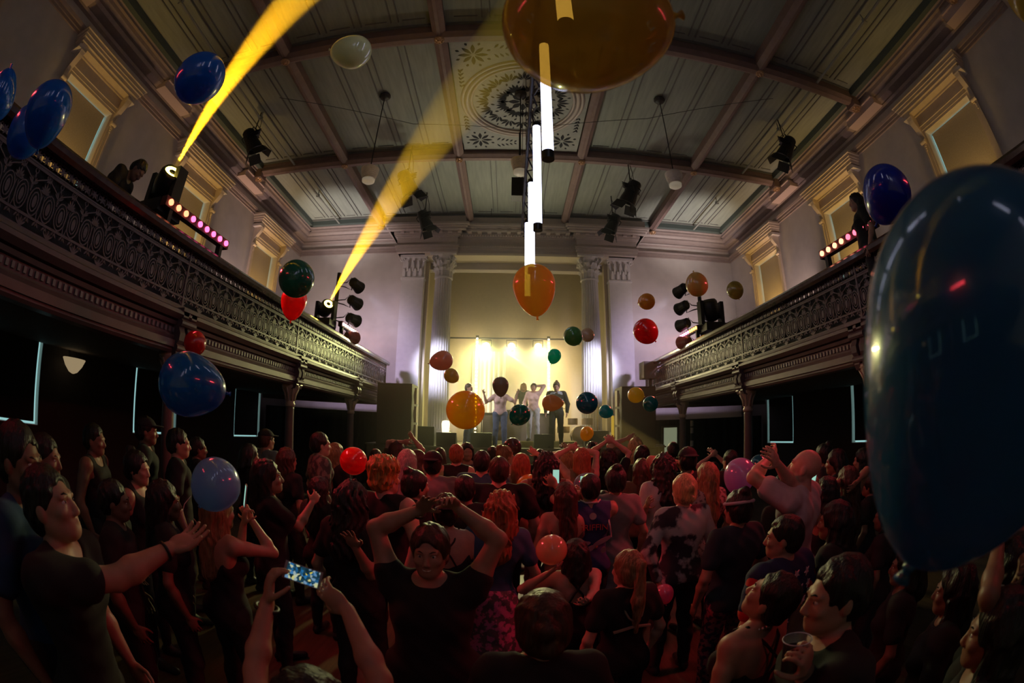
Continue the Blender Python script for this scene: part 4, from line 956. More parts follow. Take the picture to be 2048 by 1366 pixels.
    if kind != 'none':
        S = SDF(); S.p = infl([q for q in torso], off)
        hem = {'crop': 1.10, 'dress': .80, 'low': .84}.get(kind, .88)
        if kind in ('tee', 'long', 'dress', 'low', 'crop') :
            for (sh, el, wr, rm, fd, pn) in arms:
                end = (sleeve or .58) if kind in ('tee', 'dress', 'crop', 'low') else 1
                S.cone(sh, sh+(el-sh)*end, .062*s*rm+.008, (.060 if end < 1 else .046)*s*rm+.008, .03)
                if kind == 'long': S.cone(el, el+(wr-el)*.93, .050*s*rm+.006, .036*s*rm+.004, .02)
        if kind == 'dress':
            for q in range(1): S.cone(up((0, 0, .92)), lo_((0, .0, .62)), .165*s*fat, .22*s*fat, .05)
            S.cut(lo_((0, 0, .60)), V(0, 0, -1))
        else: S.cut(up((0, 0, hem)), U @ V(0, 0, -1))
        if kind in ('tank', 'bare'):
            for e in (-1, 1): S.ell(up((e*(sw+.045), 0, 1.36)), V(.075, .16, .14)*s, U, .02, True)
        if kind == 'bare':                              # strappy top, open back
            S.ell(up((0, -.16, 1.36)), V(.17, .13, .16)*s, U, .02, True); S.cut(up((0, 0, 1.36)), U @ V(0, 0, 1))
            for e in (-1, 1):
                q = MB(); q.tube([up((e*.07, .11, 1.33)), up((e*.080, .05, 1.44)), up((e*.085, -.02, 1.473)), up((e*.05, -.105, 1.40)), up((-e*.03, -.14, 1.30)), up((-e*.07, -.135, 1.22))], .007, 6); q.build('strap', tm, r)
        S.ell(up((0, .035, 1.475)), V(.088, .085, .06 if kind != 'tank' else .10)*s, U, .015, True)
        sh_ = grow('top' if kind in ('tank', 'bare', 'crop') else ('dress' if kind == 'dress' else 'shirt'), S, tm, ch, fold(.004)); r_['top'] = sh_
    bk, bn, bc = bottom[:3]; bmt = cloth(bn, bc, **(bottom[3] if len(bottom) > 3 else {}))
    S = SDF(); S.p = infl(hipset, .009)
    end = {'trousers': 1, 'jeans': 1, 'shorts': .45, 'leggings': 1, 'skirt': 0}[bk]
    if bk == 'skirt':
        S.cone(up((0, 0, .92)), lo_((0, 0, .52)), .17*s*fat, .24*s*fat, .05); S.cut(lo_((0, 0, .50)), V(0, 0, -1))
    else:
        for lg, ft in legs:
            S.p += infl(lg, .012 if bk != 'leggings' else .005)
            if bk == 'jeans': S.cone(lg[1][1], lg[2][2], .07*s, .062*s, .03)
        S.cut(lo_((0, 0, .50*1.0 if bk == 'shorts' else .07)), V(0, 0, -1))
    S.cut(up((0, 0, 1.02)), U @ V(0, 0, 1))
    grow('skirt' if bk == 'skirt' else ('shorts' if bk == 'shorts' else 'trousers'), S, bmt, max(ch, .014), fold(.004))
    for lg, ft in legs:
        S = SDF(); S.p = infl(ft, .010); S.cut(lo_((0, 0, .008)), V(0, 0, -1)); S.cut(lo_((0, 0, .12)), V(0, 0, 1)); grow('shoe', S, cloth('shoe', (.02, .02, .022), rough=.5), .014)
    # ---- hair
    hm = hairmat(hair, HAIR[hair])
    if style != 'bald':
        S = SDF(); t_ = .010 if style in ('short', 'cap', 'buzz') else .017
        S.ell(hp((0, -.016, 1.622)), (V(.076, .094, .090)+t_)*s, Hr, .01)
        S.ell(hp((0, -.045, 1.575)), (V(.070, .066, .075)+t_)*s, Hr, .02)
        S.ell(hp((0, .108, 1.565)), V(.066, .085, .094)*s, Hr, .02, True)
        S.cut(hp((0, -.03, 1.505 if style in ('short', 'cap', 'buzz', 'bun', 'updo') else 1.45)), Hr @ V(0, .1, -1))
        fz = {'curly': .011, 'wild': .014, 'long': .005, 'ponytail': .004}.get(style, .004)
        if style in ('long', 'bob', 'curly'):
            ln = {'long': 1.22, 'bob': 1.45, 'curly': 1.30}[style]; wd = 1.25 if style == 'curly' else 1
            S.p = S.p[:-1]
            for e in (-1, 1):
                S.cone(hp((e*.062, -.03, 1.60)), up((e*.085*wd, -.06, ln+.03)), .038*s*wd, .036*s*wd, .03); S.cone(hp((e*.03, -.075, 1.60)), up((e*.035, -.115, ln)), .05*s*wd, .045*s*wd, .03)
                if style != 'bob': S.cone(hp((e*.07, .0, 1.56)), up((e*.105, .02, ln+.1)), .020*s, .024*s, .02)
            S.cone(hp((0, -.08, 1.58)), up((0, -.12, ln-.03)), .055*s*wd, .05*s*wd, .03)
        if style in ('bun', 'updo'):
            S.ell(hp((0, -.07 if style == 'bun' else -.105, 1.715 if style == 'bun' else 1.62)), V(.042, .042, .038)*s, Hr, .012)
            if style == 'updo': S.ell(hp((.01, -.10, 1.545)), V(.045, .04, .04)*s, Hr, .015)
        if style == 'ponytail':
            S.ell(hp((0, -.12, 1.655)), V(.028, .028, .028)*s, Hr, .01); a_ = hp((0, -.13, 1.65)); b_ = up((.0, -.155, 1.42)); c_ = up((.02, -.13, 1.18))
            S.cone(a_, b_, .030*s, .042*s, .02); S.cone(b_, c_, .042*s, .016*s, .02)
        if style == 'wild': S.ell(hp((0, -.02, 1.67)), V(.115, .115, .075)*s, Hr, .02)
        if style == 'mohawk': S.ell(hp((0, -.03, 1.70)), V(.03, .10, .05)*s, Hr, .01)
        st = lambda P: (fz*(np.sin(P[:, 0]*95+np.sin(P[:, 2]*23)*2)*np.sin(P[:, 1]*85+np.sin(P[:, 2]*31)*2)*(1+.6*np.sin(P[:, 2]*60)))).astype(np.float32)
        grow('hair', S, hm, max(hd*.95, .008), st)
    if style == 'cap':
        S = SDF(); S.ell(hp((0, -.014, 1.630)), V(.092, .110, .088)*s, Hr, .01); S.cut(hp((0, 0, 1.632)), Hr @ V(0, 0, -1))
        S.ell(hp((0, .10 if swap is None else -.12, 1.640)), V(.075, .085, .010)*s, Hr, .008); grow('cap', S, cloth('cap', (.012, .012, .016)), ch)
    # ---- eyes, brows, mouth for people seen near enough
    if hd <= .0085 and face_on:
        EW = mat('eye_white', (.7, .68, .66), .2, coat=.5); EI = mat('eye_iris', (.03, .018, .012), .15, coat=.6); BR = hairmat(hair, HAIR[hair]); LP = mat('lips', (.38, .10, .09), .4); TE = mat('teeth', (.8, .77, .7), .3)
        for e in (-1, 1):
            m = MB(); m.ball(hp((e*.031, .0825, 1.591)), .0112*s, 8, (1, 1, .8)); ey = m.build('eye', EW, r, smooth=True)
            m = MB(); q = hp((e*.031, .083, 1.592))+Hr @ V(-e*.0005, .0066, -.001)*s; m.ball(q, .0058*s, 6); m.build('iris', EI, ey, smooth=True)
            m = MB(); m.tube([hp((e*.014, .0985, 1.610)), hp((e*.030, .0955, 1.617)), hp((e*.050, .078, 1.612))], [.003*s, .0035*s, .002*s], 6); m.build('eyebrow', BR, r)
        m = MB()
        if smile: m.tube([hp((-.026, .084, 1.537)), hp((-.012, .0985, 1.530)), hp((.012, .0985, 1.530)), hp((.026, .084, 1.537))], [.0022*s, .0034*s, .0034*s, .0022*s], 6); m.build('lips', LP, r, smooth=True); m = MB(); m.tube([hp((-.022, .0890, 1.5295)), hp((-.01, .0995, 1.5245)), hp((.01, .0995, 1.5245)), hp((.022, .0890, 1.5295))], .0042*s, 6); m.build('teeth', TE, r, smooth=True); m = MB()
        lp_ = 1.515 if smile else 1.521
        m.tube([hp((-.020, .086, lp_+.004)), hp((0, .097, lp_)), hp((.020, .086, lp_+.004))], [.002*s, .0052*s, .002*s], 6); m.build('lower_lip' if smile else 'lips', LP, r, smooth=True)
    return r_
def xy(px, py, z=1.56): p = at(px, py, z=z); return p.x, p.y
def P3(px, py, d): p = at(px, py, d=d); return (p.x, p.y, p.z)

CROWD = []
def pp(label, px, py, d=None, H=1.7, z0=0, lean=0, side=0, face=0, twist=0, hands=None, **k):
    """stand a person so that the middle of the head lands on the given point of view at distance d (or at height H)"""
    if d is not None:
        p = at(px, py, d=d)
        if z0 == 0 and abs(lean) < 30: H = max(1.42, min(1.98, p.z/.9206))
    else: p = at(px, py, z=z0+H*.9206)
    s = H/1.7; U = rot('Z', -math.radians(face)) @ rot('Z', -math.radians(twist)) @ rot('X', -math.radians(lean)) @ rot('Y', math.radians(side))
    o = (U @ V(0, 0, .615)+V(0, 0, .95))*s
    if z0 == 0 and lean and d is not None: H = max(1.42, min(2.0, H*p.z/o[2])); s = H/1.7; o = (U @ V(0, 0, .615)+V(0, 0, .95))*s
    dist = (p-EYE).length; hh = None
    if hands: hh = tuple(None if q is None else P3(q[0], q[1], dist+q[2]) for q in hands)
    if 'hd' not in k: k['hd'] = .0065 if dist < 2.3 else (.0085 if dist < 3.6 else (.011 if dist < 5.6 else .014))
    i = person(label, p.x-o[0], p.y-o[1], face, H, z0, lean=lean, side=side, twist=twist, hands=hh, **k); CROWD.append(i); return i
# ================================================================ THE CROWD
# ---------------------------------------------------------------- the crowd, nearest first
K = (.012, .012, .013); DK = ('trousers', 'dark', (.02, .022, .03)); JN = ('jeans', 'denim', (.10, .15, .26))
TBK = ('tee', 'black', K); GR = (.22, .21, .21)
# centre foreground
woman = pp('smiling woman in black tee facing the camera, both arms raised over her head', 860, 1112, 2.15, face=184, sleeve=.22, hands=((914, 1014, .0), (840, 1020, .0)), elbow=((-1, .0, .35), (1, .0, .35)), handdir=((-.35, -.7, .55), (.45, -.55, .55)), palm=((0, -.6, -.8), (0, -.7, -.7)), smile=True, skin='tan', style='updo', hair='brown', fat=1.38, look=(-4, -2), top=TBK, grip=(.45, .12), bottom=('leggings', 'dark', (.02, .02, .025)))
HD_SCALE = 1
ph = pp('person at the bottom edge filming the stage with both hands holding up a phone', 628, 1440, 1.10, face=-2, twist=-14, H=1.7, handdir=((.2, .1, 1), (-.85, .25, .45)), hands=((536, 1194, .30), (688, 1182, .28)), elbow=((-.8, .1, -.7), (1.0, -.1, -.5)), style='long', hair='black', skin='tan', top=('tank', 'black', K), grip=(.45, .35), palm=(V(.8, .6, .0), V(.1, 1, .0)), face_on=False, sex='f')
pp('bearded man in black tee at left, looking up, one arm stretched out palm up', 122, 1030, 1.75, face=62, look=(0, 22), sex='m', skin='tan', style='short', hair='black', top=TBK, hands=(None, (356, 1093, .05)), elbow=(None, (.3, -.2, -1)), palm=(None, (.2, -.2, 1)), grip=(.3, .15), lean=4)
pp('man in a navy blue top with pale lettering at the far left edge', 40, 935, 2.05, face=55, sex='m', skin='brown', style='short', hair='black', top=('tee', 'navy', (.02, .05, .12)), look=(10, 0))
pp('dark head with glasses behind the man in navy at the far left', 92, 925, 3.0, face=60, sex='m', skin='brown', style='short', hair='black', top=('tee', 'char', (.02, .02, .02)))
pp('bearded man in a black tank top standing in the left aisle', 189, 886, 4.4, face=62, sex='m', skin='brown', style='short', hair='black', top=('tank', 'black', K))
pp('woman in profile with a black cap-sleeved top left of the pale blue balloon', 275, 944, 3.7, face=75, skin='tan', style='bun', hair='black', top=('tank', 'black', K), bottom=('leggings', 'dark', (.02, .02, .025)))
pp('man in a dark cap against the lit window of the left aisle', 293, 866, 5.0, face=50, sex='m', skin='brown', style='cap', hair='black', top=('tee', 'char', (.02, .02, .02)))
pp('bearded man in dark clothes just right of the left iron column', 357, 893, 4.6, face=50, sex='m', skin='tan', style='short', hair='black', top=TBK)
pp('dim dark-haired man farther back under the left balcony', 396, 902, 5.6, face=40, sex='m', skin='brown', style='short', hair='black', top=('tee', 'char', (.02, .02, .02)))
w9 = pp('bare-shouldered woman under the pale blue balloon holding a phone upright', 438, 1030, 2.9, face=22, skin='tan', style='long', hair='light', top=('bare', 'black', K), hands=((487, 1050, .0), (503, 1040, .05)), palm=(V(.6, .8, 0), V(-.6, .8, 0)), grip=(.7, .7), bottom=DK)
pp('man in a pale bucket hat and grey tee against the black drape at left', 533, 884, 6.3, face=20, sex='m', skin='tan', style='cap', hair='brown', top=('tee', 'grey', GR))
pp('dark-haired woman lit orange from the front, forearm lifted, left of centre', 540, 962, 3.6, face=55, skin='tan', style='long', hair='black', top=TBK, look=(8, 8), hands=(None, (624, 1006, .15)), elbow=(None, (.2, 0, -1)), grip=(.3, .5))
pp('man in a camouflage tee looking towards the stage beside the left iron column', 641, 890, 5.6, face=52, sex='m', skin='fair', style='short', hair='black', top=('tee', 'camo', (.05, .08, .07), dict(col2=(.16, .19, .15), scale=16)))
pp('blonde woman in a pale skirt behind the red balloon at left', 672, 912, 6.0, face=30, skin='fair', style='long', hair='light', top=('tee', 'char', (.03, .03, .03)), bottom=('skirt', 'pale', (.35, .33, .3)), hands=(None, (708, 972, .2)))
pp('woman with a great mass of dark hair and one ringed hand raised, left of centre', 705, 1010, 3.0, face=8, skin='tan', style='curly', hair='black', top=TBK, hands=(None, (712, 1096, -.35)), elbow=(None, (.2, -.4, -1)), palm=(None, (0, -1, .1)), grip=(.2, .1))
pp('man in a black tank with a bright patterned turban-like hairdo', 770, 962, 3.5, face=20, sex='m', skin='fair', style='wild', hair='wild', top=('tank', 'black', K), look=(15, 0))
pp('pale-haired person in a white vest near the left speaker stack', 815, 930, 5.0, face=5, skin='fair', style='bob', hair='grey', top=('tank', 'offwhite', (.42, .40, .38)))
pp('man in a black cap and grey tee, back turned, in the middle of the crowd', 866, 934, 4.7, face=0, sex='m', skin='tan', style='cap', hair='black', swap=1, top=('tee', 'grey', GR), fat=1.15)
pp('woman near the left speaker stack throwing both arms up', 795, 905, 6.6, face=20, skin='fair', style='bob', hair='brown', top=('tee', 'olive', (.10, .09, .05)), hands=((806, 884, -.1), (826, 876, .1)))
pp('brown-haired woman looking right, just right of the pale-haired person', 838, 926, 5.8, face=40, skin='fair', style='bob', hair='brown', top=('tee', 'olive', (.10, .09, .05)), look=(15, 5))
pp('close-cropped person in a dark racerback lit red from behind, below the orange balloon', 913, 914, 6.0, face=0, skin='fair', style='short', hair='ginger', top=('tank', 'black', K))
pp('laughing dark-haired person in a checked shirt turned back towards the camera', 934, 908, 7.0, face=165, skin='tan', style='bob', hair='black', top=('tee', 'check', (.12, .08, .09), dict(col2=(.3, .25, .27), scale=20)))
pp('man in a blue tee seen from behind left of the broad man in black', 964, 930, 5.2, face=4, sex='m', skin='tan', style='short', hair='black', top=('tee', 'teal', (.02, .09, .14)), fat=1.1)
pp('broad man in a black shirt seen from behind, centre of the crowd', 998, 948, 4.3, face=-3, sex='m', skin='fair', style='short', hair='brown', top=TBK, fat=1.25)
pp('young woman with upturned face in profile under the plum balloon', 1014, 915, 6.6, face=60, skin='fair', style='bun', hair='light', top=('tank', 'offwhite', (.42, .40, .38)), look=(0, 10))
pp('ginger woman with one arm up beneath the stage edge', 1044, 934, 5.4, face=15, skin='fair', style='long', hair='ginger', top=('tee', 'pinkish', (.42, .20, .18)), hands=(None, (1075, 908, .1)), look=(0, 12))
pp('dark-haired woman in profile with tied hair left of the raised hands', 832, 978, 3.9, face=55, skin='tan', style='bun', hair='black', top=TBK)
pp('person in a black cap with a bare red-lit back right behind the smiling woman', 892, 1030, 3.1, face=-8, skin='fair', style='cap', hair='black', swap=1, top=('bare', 'black', K), sex='f', fat=1.1)
pp('woman with long curly ginger hair in a blue tee and pink floral skirt', 1000, 1024, 3.15, face=-8, skin='fair', style='curly', hair='ginger', side=6, top=('tee', 'blue', (.05, .10, .20)), bottom=('skirt', 'floral', (.14, .12, .14), dict(col2=(.62, .18, .42), scale=22)))
w31 = pp('person with a pale headband holding up a phone in the middle of the crowd', 1093, 938, 4.6, face=4, sex='m', skin='tan', style='curly', hair='black', top=('tank', 'rust', (.16, .09, .06)), hands=(None, (1112, 972, -.25)), grip=(.3, .7))
w32 = pp('man in a blue basketball jersey with white trim holding a phone above his head', 1180, 982, 4.0, face=-2, sex='m', skin='tan', style='short', hair='black', top=('tank', 'jersey', (.035, .05, .16)), hands=((1163, 985, .25), (1172, 985, .35)), elbow=((-1, -.2, -.3), (1, -.2, -.3)), grip=(.6, .6))
w33 = pp('woman with a dark bun and grey tank dress behind the jersey man', 1231, 968, 4.2, face=4, skin='tan', style='bun', hair='black', top=('dress', 'greyish', (.24, .22, .22)), bottom=('leggings', 'dark', (.02, .02, .025)))
pp('brown-haired woman in a strapless top left of the jersey man', 1130, 1000, 3.9, face=-10, skin='tan', style='long', hair='brown', top=('bare', 'rusty', (.14, .07, .05)))
pp('long-haired woman with both arms in the air near the stage, left of a pair', 1135, 925, 6.4, face=3, skin='fair', style='long', hair='light', top=('tee', 'tan', (.25, .16, .09)), hands=((1128, 902, .1), (1140, 896, .1)))
pp('red-lit woman near the stage with both bare arms overhead, right of a pair', 1163, 922, 5.9, face=0, skin='fair', style='long', hair='ginger', top=('tank', 'tan', (.25, .16, .09)), hands=((1140, 896, .2), (1154, 897, .2)), elbow=((-1, 0, .2), (1, 0, .2)))
pp('person reaching both hands high in front of the right column', 1217, 922, 6.2, face=5, skin='fair', style='curly', hair='black', top=TBK, hands=((1211, 884, .1), (1228, 884, .1)))
pp('man with hair lit bright yellow by the stage beam', 1271, 898, 7.2, face=10, sex='m', skin='fair', style='curly', hair='blonde', top=('tee', 'brownish', (.10, .07, .04)), hands=((1252, 878, .1), None))
pp('person with face tipped up in the yellow beam, right of the yellow-lit man', 1287, 914, 6.4, face=35, skin='fair', style='long', hair='black', top=('tee', 'brownish', (.10, .07, .04)), look=(0, 18))
pp('brown-haired woman seen from behind below the yellow-lit man', 1283, 946, 5.2, face=0, skin='fair', style='long', hair='brown', top=('tee', 'brownish', (.10, .07, .04)))
pp('woman with wild dark curls in a white tee with one arm out', 1325, 940, 4.7, face=-12, skin='tan', style='curly', hair='black', top=('tee', 'white', (.50, .48, .50)), hands=((1293, 1012, -.25), None), elbow=((-.2, 0, -1), None))
w42 = pp('man in a black cap and black tee right of the curly-haired woman', 1374, 926, 4.9, face=2, sex='m', skin='tan', style='cap', hair='black', swap=1, top=TBK, fat=1.15, hands=((1352, 925, .1), None))
pp('blonde woman with pinned-up hair in a white shirt marked with dark leaves', 1367, 988, 3.65, face=-4, skin='fair', style='updo', hair='blonde', top=('long', 'leafy', (.62, .52, .54), dict(col2=(.05, .035, .05), scale=5.5, noise=0)), bottom=DK, fat=1.1, hands=((1316, 1160, -.1), None))
pp('blonde woman in a pale patterned dress behind the leaf-shirt woman', 1413, 958, 4.5, face=-12, skin='fair', style='long', hair='light', top=('dress', 'spotted', (.42, .35, .33), dict(col2=(.12, .09, .09), scale=26)))
pp('person in the right crowd with hands joined overhead', 1427, 944, 6.6, face=5, skin='fair', style='short', hair='brown', top=TBK, hands=((1421, 912, .0), (1430, 908, .05)))
pp('dark-haired woman with a pale headband and dark tee in glittering leggings', 1475, 1024, 3.2, face=-10, skin='tan', style='bun', hair='black', top=('tee', 'slate', (.02, .035, .05)), bottom=('leggings', 'glitter', (.06, .04, .10), dict(col2=(.42, .12, .2), scale=28)), fat=1.1)
w49 = pp('bald man in a white tee with one arm reaching up over the teal balloon', 1601, 942, 3.4, face=-30, sex='m', skin='fair', style='bald', top=('tee', 'white', (.50, .46, .50)), look=(-12, 16), hands=((1540, 915, .0), (1552, 925, -.3)), elbow=((-1, .3, -.1), (-.6, .2, -.6)), grip=(.4, .3))
pp('man in a red-sleeved blue tee covered with white stars', 1568, 1082, 2.55, face=-18, sex='m', skin='tan', style='short', hair='black', look=(-35, 0), top=('tee', 'starry', (.015, .03, .09)), fat=1.05, bottom=DK)
pp('woman with upturned face, beaded necklace and black straps, near right', 1518, 1200, 1.85, face=-25, skin='tan', style='short', hair='black', top=('bare', 'black', K), look=(-10, 28))
w52 = pp('big man in profile at lower right in a black tee holding a cup', 1672, 1205, 1.5, face=-72, sex='m', skin='tan', style='short', hair='black', top=TBK, fat=1.15, hands=(None, (1610, 1340, -.05)), elbow=(None, (.1, -.2, -1)), palm=(None, (-.6, .2, .6)), grip=(.3, .8))
pp('woman with a high dark bun in the dim right aisle', 1646, 916, 5.6, face=-30, skin='brown', style='bun', hair='black', top=('tee', 'mauve', (.12, .08, .09)))
pp('dark-haired woman in the dim right aisle, right of the high bun', 1671, 930, 5.0, face=-40, skin='brown', style='bob', hair='black', top=('tank', 'char', (.03, .03, .03)))
pp('person at right with both hands laced behind the head', 1693, 968, 4.2, face=-20, skin='tan', style='long', hair='brown', top=('tank', 'char', (.03, .03, .03)), hands=((1676, 965, -.1), (1712, 965, -.1)), elbow=((-1, 0, .3), (1, 0, .3)))
w56 = pp('woman holding up a phone with one hand by the giant blue balloon', 1650, 990, 3.9, face=-18, skin='tan', style='long', hair='black', top=('tank', 'char', (.03, .03, .03)), hands=((1627, 975, -.2), (1680, 1015, -.35)), elbow=((-.5, 0, -1), (.5, 0, -1)), grip=(.7, .3))
pp('dark-haired person in shadow left of the giant balloon', 1668, 1050, 2.9, face=-38, skin='brown', style='long', hair='black', top=('tee', 'char', (.02, .02, .02)))
pp('woman with a dark bob and bare red-lit back lifting a salmon balloon', 1150, 1122, 3.0, face=-6, skin='fair', style='bob', hair='black', top=('bare', 'black', K), hands=((1094, 1148, -.22), (1172, 1215, -.45)), elbow=((-1, -.1, -.4), (.6, -.3, -1)), palm=((0, .2, 1), (-.4, -.8, .2)), grip=(.2, .6))
pp('woman with a long light ponytail in a low-backed black tee', 1255, 1146, 2.55, face=-14, skin='fair', style='ponytail', hair='light', top=('tee', 'black', K), look=(-12, 0))
pp('head with light brown hair twisted in a knot at the bottom centre', 1085, 1262, 1.5, face=-2, skin='tan', style='updo', hair='brown', top=TBK)
w59 = pp('dark figure at the right edge below the giant balloon with hands raised', 2020, 1165, 1.7, face=-25, skin='brown', style='long', hair='black', top=('tee', 'char', (.02, .02, .02)), hands=((1998, 1085, -.1), (2045, 1120, -.1)))
pp('person in shadow at the far right looking down at a lit phone', 1985, 1275, 1.5, H=1.6, face=-30, skin='brown', style='long', hair='black', top=('tee', 'char', (.02, .02, .02)))
# further heads between the named ones
FILL = [(500, 915, 5.6, 30, 'black', 'bob', 'dark-haired head low beneath the black drape at left'), (575, 925, 5.2, 25, 'brown', 'long', 'brown-haired person between the camouflage tee and the orange-lit woman'),
        (752, 918, 7.0, 12, 'brown', 'short', 'short-haired person in front of the left speaker stack'), (880, 915, 7.6, 0, 'brown', 'bob', 'small far head just below the lit left column'),
        (985, 912, 7.6, 0, 'brown', 'short', 'small far head against the dark stage front, left of centre'), (1080, 918, 7.6, 0, 'black', 'bob', 'small far head against the dark stage front, right of centre'),
        (1184, 905, 7.4, 0, 'black', 'curly', 'far dark head beneath the tangerine balloon'), (1240, 915, 7.2, 0, 'black', 'short', 'dark far head left of the yellow-lit man'),
        (1345, 905, 7.4, -5, 'black', 'short', 'dark head by the right-hand iron column nearest the stage'), (1205, 1010, 4.4, 0, 'black', 'long', 'dark head low behind the jersey man and the bun'),
        (1460, 925, 5.9, -10, 'black', 'short', 'dark head half hidden by the lavender balloon'), (640, 985, 4.3, 15, 'black', 'long', 'dark head left of the great mass of dark hair'),
        (1560, 985, 4.1, -20, 'black', 'long', 'dark head behind the reaching arm at right'), (1725, 925, 5.4, -30, 'black', 'long', 'dark head beside the edge of the giant balloon'),
        (330, 1010, 3.0, 45, 'black', 'long', 'dark shape between the left iron column and the pale blue balloon'), (930, 985, 3.9, 0, 'black', 'short', 'dark head between the raised hands and the ginger curls'),
        (1770, 1040, 3.6, -30, 'black', 'long', 'dim long-haired figure just left of the foot of the giant balloon'), (1812, 1140, 2.5, -35, 'black', 'bob', 'shadowy figure under the giant balloon, left one'),
        (1905, 1190, 2.1, -30, 'black', 'long', 'shadowy figure under the giant balloon, right one'), (1740, 975, 4.8, -30, 'black', 'bun', 'dim person partly covered by the left edge of the giant balloon'), (230, 1010, 2.9, 50, 'black', 'short', 'dark figure between the profile woman and the man with the outstretched arm')]
for (a, b, d_, fc_, hr, stl, lab) in FILL:
    pp(lab, a, b, d_, face=fc_, skin='tan' if d_ > 5 else 'brown', style=stl, hair=hr, top=('tee', 'char', (.02, .02, .02)), sex='m' if stl == 'short' else 'f')
# performers
SG = 'performers on stage'
pp('man in blue jeans at the left of the stage, mostly behind the orange balloon', 938, 771, 13.1, H=1.78, z0=SZ, sex='m', face=110, skin='fair', style='short', hair='brown', top=('tee', 'grey', GR), bottom=JN, group=SG, hd=.014)
pp('singer in a pink top and blue jeans with both arms spread, face behind a balloon', 1001, 772, 12.75, H=1.72, z0=SZ, face=180, skin='fair', style='bob', hair='brown', top=('tee', 'pinktop', (.80, .58, .55)), bottom=JN, hands=((1035, 788, -.1), (968, 788, -.1)), elbow=((-.4, 0, -1), (.4, 0, -1)), group=SG, hd=.014, fat=1.1)
pp('blonde performer in a dark top standing behind the DJ table', 1047, 761, 14.6, H=1.72, z0=SZ+.25, face=185, skin='fair', style='long', hair='blonde', top=('tee', 'char', (.03, .03, .03)), group=SG, hd=.014)
pp('dancer in a pink sweater and white jeans with one hand behind her head', 1067, 779, 13.5, H=1.70, z0=SZ+.16, face=185, skin='fair', style='updo', hair='brown', top=('long', 'pinktop', (.80, .58, .55)), bottom=('jeans', 'whitejean', (.62, .66, .70)), hands=((1072, 772, .1), None), elbow=((-1, 0, .5), None), group=SG, hd=.014, fat=1.05)
w_v = pp('bearded performer in a denim vest with black sleeves and a beanie', 1113, 776, 12.7, H=1.82, z0=SZ, sex='m', face=190, skin='fair', style='bun', hair='brown', top=('long', 'black', K), bottom=DK, group=SG, hd=.014, look=(0, -15))
S = SDF(); u = w_v['up']; s_ = w_v['s']
S.ell(u((0, 0, 1.27)), V(.19, .135, .21), w_v['U'], .03); S.ell(u((0, .01, 1.09)), V(.165, .12, .17), w_v['U'], .05); S.cone(u((-.15, 0, 1.39)), u((.15, 0, 1.39)), .08, .08, .05); S.cut(u((0, 0, .95)), V(0, 0, -1)); S.ell(u((0, .16, 1.3)), V(.05, .12, .4), w_v['U'], .01, True)
lo_b, hi_b = S.bounds(); v_, F_ = mesh_sdf(S.ev, lo_b, hi_b, .014); mesh_obj('denim_vest', v_, F_, cloth('vest', (.42, .50, .58)), w_v['root'])
# on the balconies
BG = 'people on the balconies'
pp('dark-haired man leaning over the left balcony rail beside the moving head light', 262, 372, 5.48, H=1.75, z0=3.12, lean=48, face=60, sex='m', skin='brown', style='short', hair='black', top=TBK, group=BG, hd=.010)
pp('long-haired person silhouetted on the right balcony beside the cobalt balloon', 1722, 440, 6.2, H=1.70, z0=3.12, face=-60, skin='tan', style='long', hair='black', top=TBK, group=BG, hd=.010)
for a, b, d_, lab in ((1548, 598, 9.2, 'top of a dark head just above the right balcony rail below the last window'), (1497, 626, 10.4, 'low dark shape of a person at the right balcony rail near the moving head')):
    p_ = at(a, b, d=d_); person(lab, p_.x+.25, p_.y, -80, 1.25, 3.12, skin='brown', style='short', hair='black', top=TBK, hd=.014, group=BG)

# ---------------------------------------------------------------- things held and worn
SCR = mat('phone_screen_glow', (.1, .3, .3), .3, emit=(.32, .62, .50), es=.9)
def phone(p, nrm_, upv, label, size=1.0, landscape=False, screen=None, scr_mat=None):
    r = empty('phone', p, 0, label, 'phone'); n = Vector(nrm_).normalized(); u_ = Vector(upv).normalized(); x_ = u_.cross(n).normalized(); u_ = n.cross(x_)
    r.matrix_world = Matrix(((x_.x, u_.x, n.x, p[0]), (x_.y, u_.y, n.y, p[1]), (x_.z, u_.z, n.z, p[2]), (0, 0, 0, 1)))
    w_, h_ = ((.138, .067) if landscape else (.067, .138)); w_ *= size; h_ *= size
    m = MB(); m.cbox((0, 0, 0), (w_, h_, .008)); m.build('phone_body', mat('phone_white', (.35, .33, .34), .35), r)
    m = MB(); m.cbox((0, 0, .0045), (w_*.86, h_*.92 if not landscape else h_*.88, .001)); m.build('screen', scr_mat or SCR, r); return r
pm = bpy.data.materials.new('stage_preview_screen'); pm.use_nodes = True; nt = pm.node_tree; b_ = nt.nodes['Principled BSDF']
tc = nt.nodes.new('ShaderNodeTexCoord'); vo = nt.nodes.new('ShaderNodeTexVoronoi'); vo.inputs['Scale'].default_value = 120; cr = nt.nodes.new('ShaderNodeValToRGB'); nt.links.new(tc.outputs['Object'], vo.inputs[0]); nt.links.new(vo.outputs['Color'], cr.inputs[0])
for i_, (p_, c_) in enumerate(((0, (.0, .01, .015)), (.45, (.01, .05, .08)), (.62, (.02, .18, .45)), (.75, (.5, .6, .45)), (.9, (.7, .6, .05)))):
    e_ = cr.color_ramp.elements[i_] if i_ < 2 else cr.color_ramp.elements.new(p_); e_.position = p_; e_.color = (*c_, 1)
nt.links.new(cr.outputs[0], b_.inputs['Emission Color']); nt.links.new(cr.outputs[0], b_.inputs['Base Color']); b_.inputs['Emission Strength'].default_value = .8
def toward(px, py, d, tilt=0):
    p = Vector(P3(px, py, d)); return p, (EYE-p).normalized()
p, n = toward(605, 1150, 1.40)
